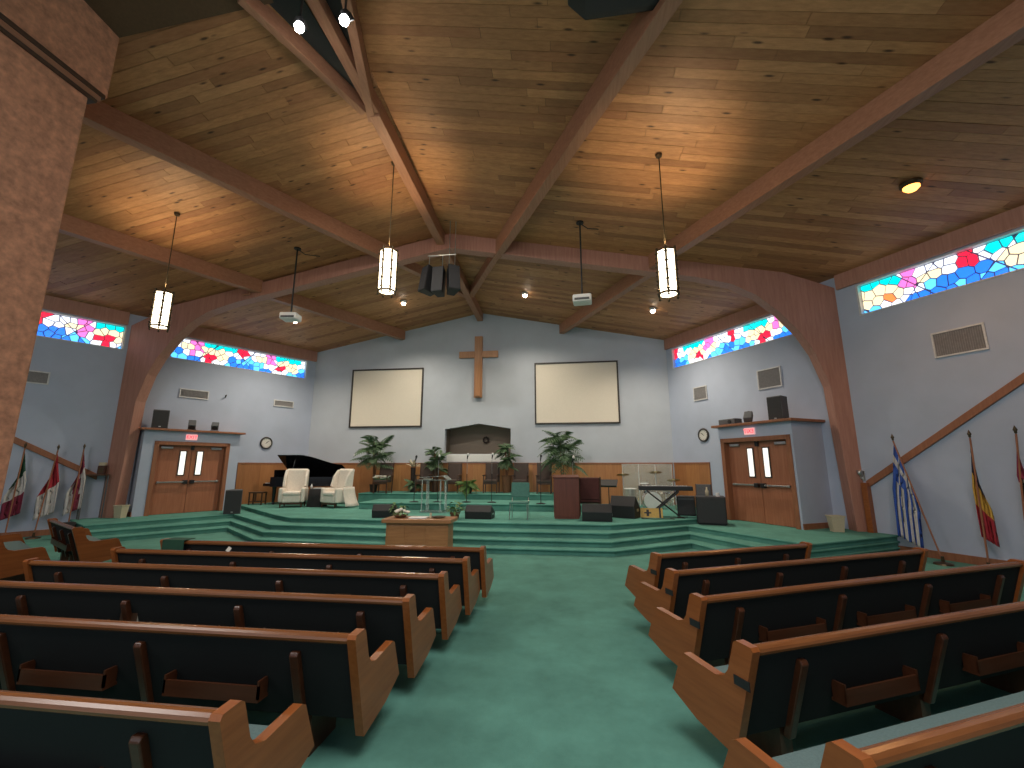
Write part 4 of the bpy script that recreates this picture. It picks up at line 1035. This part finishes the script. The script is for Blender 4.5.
t = thing('candle', (cx_+.22, cy_+.05, .806), 'short pale candle near the right of the communion table', 'candle'); MB().lathe([(0, 0), (.05, 0), (.05, .012), (.025, .015), (.025, .10), (0, .10)], 12).build('wax', M['bin'], t); MB().tube([(0, 0, .10), (0, 0, .12)], .003, 5).build('wick', M['black'], t)
# tall speaker on the left landing, subwoofer on the right landing
pa_speaker((-11.25, 13.55, 3*r), R(32), .50, .42, .78, 'black floor loudspeaker at the stage corner beside the left doors')
p = at(713, 525, 3*r); t = thing('subwoofer', (3.80, 12.95, 3*r), 'large black subwoofer cabinet on the right landing by the doors', 'speaker', None, R(-14))
MB().box(-.37, .37, -.32, .32, .02, .74).build('cabinet', M['black'], t, .02); MB().box(-.34, .34, -.335, -.31, .05, .71).build('grille', M['grille'], t, .006); MB().box(-.33, .33, -.3, .3, 0, .02).build('feet', M['black'], t)
bo = MB().lathe([(0, 0), (.045, 0), (.045, .14), (.02, .19), (.02, .24), (0, .24)], 12).build('spray_bottle', M['bin'], None, 0, True); bo.location = (3.72, 12.9, 3*r+.742); tag(bo, 'cream bottle standing on the subwoofer', 'bottle')
bo = MB().lathe([(0, 0), (.05, 0), (.05, .09), (0, .09)], 12).build('paper_cup', M['white']); bo.location = (3.98, 12.85, 3*r+.742); tag(bo, 'short white cup standing on the subwoofer', 'cup')
pulpit_chair((3.93, 14.0, ZS), R(-20), 'charcoal chair at the right end of the stage behind the subwoofer', 'greybox', False, group=None).scale = (.8, .8, .78)
# keyboard on X stand
t = thing('keyboard_stand', (2.62, 13.35, ZS), 'black folding X stand with a keyboard at the right of the stage', 'stand', None, R(-6))
for y, s_ in ((-.14, 1), (-.08, -1), (.18, 1), (.24, -1)):
    mb = MB(); d_ = Vector((s_*1.0, 0, .72)).normalized(); mb.tube([(-s_*.42, y, .02), (s_*.42, y, .70)], .024, 6); mb.build('cross_bar', M['black'], t)
for z, x in ((.02, -.42), (.02, .42), (.71, -.42), (.71, .42)): MB().tube([(x, -.18, z), (x, .28, z)], .02, 6).build('foot_bar', M['black'], t)
t = thing('keyboard', (2.70, 13.38, ZS+.735), 'long black keyboard lying on the X stand', 'keyboard', None, R(-6))
MB().box(-.74, .74, -.18, .22, 0, .12).build('case', M['black'], t, .012); MB().box(-.62, .62, .02-.0, .19, .12, .128).build('white_keys', M['white'], t)
bk = MB()
for k in range(30):
    if k % 7 not in (2, 6): bk.box(-.60+k*.0405, -.585+k*.0405, .02, .12, .128, .138)
bk.build('black_keys', M['black'], t); MB().box(-.3, .3, -.14, -.04, .12, .124).build('control_panel', M['greybox'], t)
o = MB().box(-.30, .30, -.02, .02, 0, .26).build('caution_board', M['gold']); o.location = (2.22, 13.0, ZS+.22); o.rotation_euler = (R(-14), 0, R(-6))
mb = MB().box(-.14, -.07, -.024, -.02, .04, .22).box(-.20, -.01, -.024, -.02, .11, .15).box(.20, .25, -.024, -.02, 0, .26).build('stripe', M['black'], o)
tag(o, 'yellow board with black marks leaning inside the X stand', 'board'); o.location.z = ZS+.0
# second keyboard / music stand
t = thing('music_stand', (1.15, 14.1, ZS), 'black music stand between the tipped monitor and the drums', 'stand', None, R(-15))
mb = MB(); mb.M = Matrix.Translation((0, 0, .88)) @ Matrix.Rotation(R(-55), 4, 'X'); mb.box(-.27, .27, -.02, .0, -.15, .2).box(-.27, .27, -.07, 0, -.17, -.15); mb.build('desk', M['black'], t)
MB().tube([(0, 0, .2), (0, 0, .88)], .014, 8).build('pole', M['black'], t)
for k in range(3): a = k*2.09; MB().tube([(0, 0, .3), (.28*math.cos(a), .28*math.sin(a), .01)], .01, 6).build('leg', M['black'], t)
t = thing('keyboard_amplifier', (3.38, 13.85, ZS), 'black amplifier cabinet between keyboard stand and charcoal chair', 'amplifier', None, R(-15))
MB().box(-.25, .25, -.22, .22, 0, .55).build('cabinet', M['black'], t, .02); MB().box(-.22, .22, -.235, -.21, .05, .43).build('grille', M['grille'], t); MB().box(-.22, .22, -.23, -.2, .45, .52).build('control_panel', M['greybox'], t)
# drums and shield
DX, DY = 2.55, 15.5
t = thing('drum_shield', (DX+.25, DY+1.4, ZS), 'clear panel drum shield with pale edges before the back wainscot', 'screen')
for k in range(3):
    x = -.9+k*.6
    MB().box(x+.01, x+.59, -.006, .006, 0, 1.5).build('shield_panel', M['acrylic'], t); e = MB().box(x+.0, x+.012, -.012, .012, 0, 1.5).box(x+.588, x+.6, -.012, .012, 0, 1.5).box(x, x+.6, -.012, .012, 1.49, 1.505); e.build('panel_edge', M['white'], t)
# drum kit
def drum(nm, c, rr, h, lab, axis='z', g='drum kit'):
    t = thing(nm, c, lab, 'drum', g)
    MB().lathe([(0, 0), (rr, 0), (rr, h), (0, h)], 20, axis=axis).build('shell', M['drum'], t)
    MB().lathe([(rr*.9, h-.02), (rr*1.04, h-.02), (rr*1.04, h+.008), (rr*.95, h+.012), (0, h+.006)], 20, axis=axis).build('head', M['white'], t)
    MB().lathe([(rr*1.0, 0), (rr*1.04, 0), (rr*1.04, .03), (rr, .03)], 20, axis=axis).build('hoop', M['chrome'], t)
    return t
t = drum('bass_drum', (DX+.15, DY+.35, ZS+.28), .28, -.42, 'round bass drum lying on its side in the drum kit', 'y')
MB().tube([(-.22, 0, -.16), (-.30, -.1, -.28)], .012, 6).build('spur', M['chrome'], t); MB().tube([(.22, 0, -.16), (.30, -.1, -.28)], .012, 6).build('spur', M['chrome'], t)
t = drum('floor_tom', (DX-.55, DY+.1, ZS+.25), .20, .42, 'floor tom drum standing at the left of the drum kit')
for k in range(3): a = k*2.09; MB().tube([(.21*math.cos(a), .21*math.sin(a), .2), (.23*math.cos(a), .23*math.sin(a), -.25)], .01, 6).build('leg', M['chrome'], t)
t = drum('snare_drum', (DX+.62, DY+.15, ZS+.52), .18, .14, 'snare drum on a stand at the right of the drum kit')
MB().tube([(0, 0, 0), (0, 0, -.3)], .014, 6).build('stand_post', M['chrome'], t)
for k in range(3): a = k*2.09; MB().tube([(0, 0, -.22), (.2*math.cos(a), .2*math.sin(a), -.52)], .01, 6).build('leg', M['chrome'], t)
t = drum('rack_tom', (DX-.05, DY+.25, ZS+.66), .15, .18, 'small rack tom above the bass drum')
MB().tube([(0, 0, .04), (.05, -.02, -.14)], .014, 6).build('mount', M['chrome'], t)
for x, y, h, lab in ((-.75, .35, 1.12, 'crash cymbal on a chrome stand left of the drum kit'), (.45, .80, 1.2, 'ride cymbal on a chrome stand right of the drum kit'), (.9, .1, .95, 'hi hat cymbal on a chrome stand at the far right')):
    t = thing('cymbal', (DX+x, DY+y, ZS), lab, 'cymbal', 'cymbals of the drum kit')
    mb = MB(); mb.M = Matrix.Translation((0, 0, h)) @ Matrix.Rotation(R(-14), 4, 'X'); mb.lathe([(.22, 0), (.05, .02), (.03, .04), (0, .045), (0, .035), (.03, .03), (.05, .012), (.22, -.004)], 22); mb.build('plate', M['cymbal'], t, smooth=True)
    MB().tube([(0, 0, .25), (0, 0, h+.05)], .011, 6).build('post', M['chrome'], t)
    for k in range(3): a = k*2.09+.4; MB().tube([(0, 0, .4), (.25*math.cos(a), .25*math.sin(a), .0)], .01, 6).build('leg', M['chrome'], t)
t = thing('drum_throne', (DX+.2, DY+.95, ZS), 'round black drum throne behind the drum kit', 'stool')
MB().lathe([(0, .46), (.17, .46), (.18, .50), (.16, .54), (0, .55)], 18).build('seat', M['blackcloth'], t, smooth=True); MB().tube([(0, 0, .2), (0, 0, .47)], .02, 8).build('post', M['chrome'], t)
for k in range(3): a = k*2.09; MB().tube([(0, 0, .25), (.22*math.cos(a), .22*math.sin(a), 0)], .012, 6).build('leg', M['chrome'], t)
for pts, lab, k in (([(2.7, 12.9, ZS+.012), (3.1, 12.95, ZS+.012), (2.95, 13.15, ZS+.012), (3.25, 13.25, ZS+.012)], 'loose black cable on the stage floor by the subwoofer', 0), ([(1.9, 12.75, ZS+.012), (2.2, 12.6, ZS+.012), (2.6, 12.7, ZS+.012), (2.75, 12.62, ZS+.012)], 'loose black cable curling before the X stand', 1)):
    o = MB().tube(pts, .012, 6).build('audio_cable', M['cable']); tag(o, lab, 'cable')

# ---- waste bins, side table
def bin_(p, label):
    t = thing('waste_bin', p, label, 'bin', 'cream waste bins'); t.scale = (.88, .88, .88)
    mb = MB(); vs = []
    for w_, d_, z in ((.13, .10, 0), (.17, .13, .42), (.155, .115, .42), (.12, .09, .02)):
        vs += [(-w_, -d_, z), (w_, -d_, z), (w_, d_, z), (-w_, d_, z)]
    fs = [(3, 2, 1, 0), (12, 13, 14, 15)]+[(i*4+k, i*4+(k+1) % 4, (i+1)*4+(k+1) % 4, (i+1)*4+k) for i in range(3) for k in range(4)]
    mb.add(vs, fs).build('bucket', M['bin'], t)
    MB().box(-.185, .185, -.145, -.125, .395, .43).box(-.185, .185, .125, .145, .395, .43).box(-.185, -.165, -.125, .125, .395, .43).box(.165, .185, -.125, .125, .395, .43).build('rim', M['bin'], t, .005)
bin_((-13.74, 11.98, 3*r), 'cream waste bin between left arch and left door box'); bin_((6.35, 11.85, 3*r), 'cream waste bin between right door box and right arch')
t = on_wall('console_table', wallL, 6.66, .39, 'narrow dark console table against the left wall beside the arch', 'table')
MB().box(-.30, .26, .03, .36, 1.27, 1.31).build('table_top', M['darkwood'], t, .006)
for x in (-.27, .23):
    for y in (.06, .33): MB().box(x-.015, x+.015, y-.015, y+.015, 0, 1.27).build('leg', M['greybox'], t)
tt = t.matrix_world @ Vector((-.12, .2, 1.31)); t = thing('lantern_box', tt, 'small dark box lantern with a pale top on the console table', 'lantern', None, R(30))
MB().box(-.09, .09, -.07, .07, 0, .26).build('body', M['pew_shelf'], t, .01); MB().box(-.08, .08, -.06, .06, .26, .36).build('top_box', M['bin'], t, .01); MB().box(-.05, .05, -.078, -.07, .05, .2).build('face', M['brass'], t)
o = MB().lathe([(0, 0), (.14, 0), (.17, .3), (.15, .42), (0, .42)], 14).build('black_bag', M['blackcloth'], None, .02); o.location = wallL(7.2, 1.2); tag(o, 'small black bag on the floor by the left landing end', 'bag')

# ---- flags leaning by the side walls
def flag(fn, top, bot, hoist, fly, cols, label, dirx, sway=.0, cell=None, du=.6):
    # top, bot: (t, d, z); the cloth hangs down from the upper pole
    P = fn(top[0], top[1]); P.z = top[2]; Q = fn(bot[0], bot[1]); Q.z = bot[2]
    t = thing('flag', (Q.x, Q.y, 0), label, 'flag', None); base = Vector((Q.x, Q.y, 0)); P -= base; Q -= base
    MB().tube([Q, P], .016, 8).build('pole', M['casing'], t)
    d_ = (Q-P).normalized()
    MB().lathe([(0, 0), (.022, .02), (.02, .05), (.035, .08), (0, .17)], 10, P).build('finial', M['brass'], t, smooth=True)
    MB().lathe([(0, 0), (.16, 0), (.15, .03), (.03, .06), (.025, .16), (0, .16)], 16, (Q.x, Q.y, 0)).build('stand', M['brass'], t)
    ex = (fn(1)-fn(0)); inn = (fn(0, 1)-fn(0, 0)); NU, NV = 24, 16; vs = []; fs = []; mi = []
    names = []
    for i in range(NU+1):
        u = i/NU
        for j in range(NV+1):
            v = j/NV
            a = P+d_*(.05+hoist*v)
            fold = .05*math.sin(v*15+u*2.0)*min(1, u*3+.15)
            p = a - d_*hoist*v*.30*min(1, u*1.6) + Vector((0, 0, -1))*fly*u*(.95-.22*v) + ex*dirx*(v-.45)*.42*min(1, u*2.0) + inn*(fold+.05*u) + ex*fold*.5+ex*sway*u
            vs.append(p)
    mb = MB()
    for i in range(NU):
        for j in range(NV):
            c = cell((i+.5)/NU, (j+.5)/NV)
            if c not in names: names.append(c)
            mb.add([vs[i*(NV+1)+j], vs[(i+1)*(NV+1)+j], vs[(i+1)*(NV+1)+j+1], vs[i*(NV+1)+j+1]], [(0, 1, 2, 3)], names.index(c))
    o = mb.build('flag_cloth', [M['f_'+c] for c in names], t, smooth=True)
    bm = bmesh.new(); bm.from_mesh(o.data); bmesh.ops.remove_doubles(bm, verts=bm.verts, dist=.0005); bm.to_mesh(o.data); bm.free()
    s_ = o.modifiers.new('s', 'SOLIDIFY'); s_.thickness = .006
def greek(u, v):
    k = int(v*9)
    if u < .37 and k < 5:
        return 'white' if (abs(u-.185) < .042 or k == 2) else 'blue'
    return 'blue' if k % 2 == 0 else 'white'
def tri(a, b_, c): return lambda u, v: a if u < 1/3 else (b_ if u < 2/3 else c)
def trini(u, v):
    s_ = u-.55*(1-v)-.05
    return 'black' if abs(s_-.18) < .13 else ('white' if abs(s_-.18) < .19 else 'wine')
def P2(fn, px, py, d):
    c = fn(0, d); d_ = fn(1)-fn(0); n = Vector((-d_.y, d_.x, 0)); q = ray(px, py); o_ = Vector((0, 0, EYE)); k = (c-o_).dot(n)/q.dot(n); p = o_+q*k
    return ((p-c).dot(d_), d, p.z)
def flag_px(fn, a, b_, d0, d1, *args, **kw):
    A, B = P2(fn, *a, d0), P2(fn, *b_, d1); flag(fn, A, (B[0], d1, .05), *args, **kw)
flag_px(wallR, (893, 441), (945, 572), .30, .62, 1.0, 2.15, None, 'blue and white striped flag with a cross canton leaning by the right wall', .7, -.05, cell=greek)
flag_px(wallR, (970, 438), (990, 572), .30, .55, .85, 1.95, None, 'black, yellow and red tricolour flag leaning by the right wall', .6, .02, cell=tri('navy', 'yellow', 'red'))
flag_px(wallR, (1016, 434), (1034, 590), .30, .55, .8, 1.5, None, 'red flag with black and white diagonal at the right picture edge', .8, .1, cell=trini)
flag_px(wallL, (84, 449), (64, 545), .30, .6, .85, 1.75, None, 'red and white flag nearest the left arch by the console table', .9, cell=lambda u, v: 'wine' if (u < .3 or .42 < v+.2*u < .78) else 'white')
flag_px(wallL, (58, 450), (31, 548), .30, .6, .85, 1.8, None, 'flag with red upper and white lower half by the left wall', .9, cell=lambda u, v: 'red' if u < .48 else 'white')
flag_px(wallL, (25, 448), (2, 548), .30, .6, .85, 1.8, None, 'green, white and red tricolour flag beside the rust pier', .9, cell=tri('green', 'white', 'wine'))
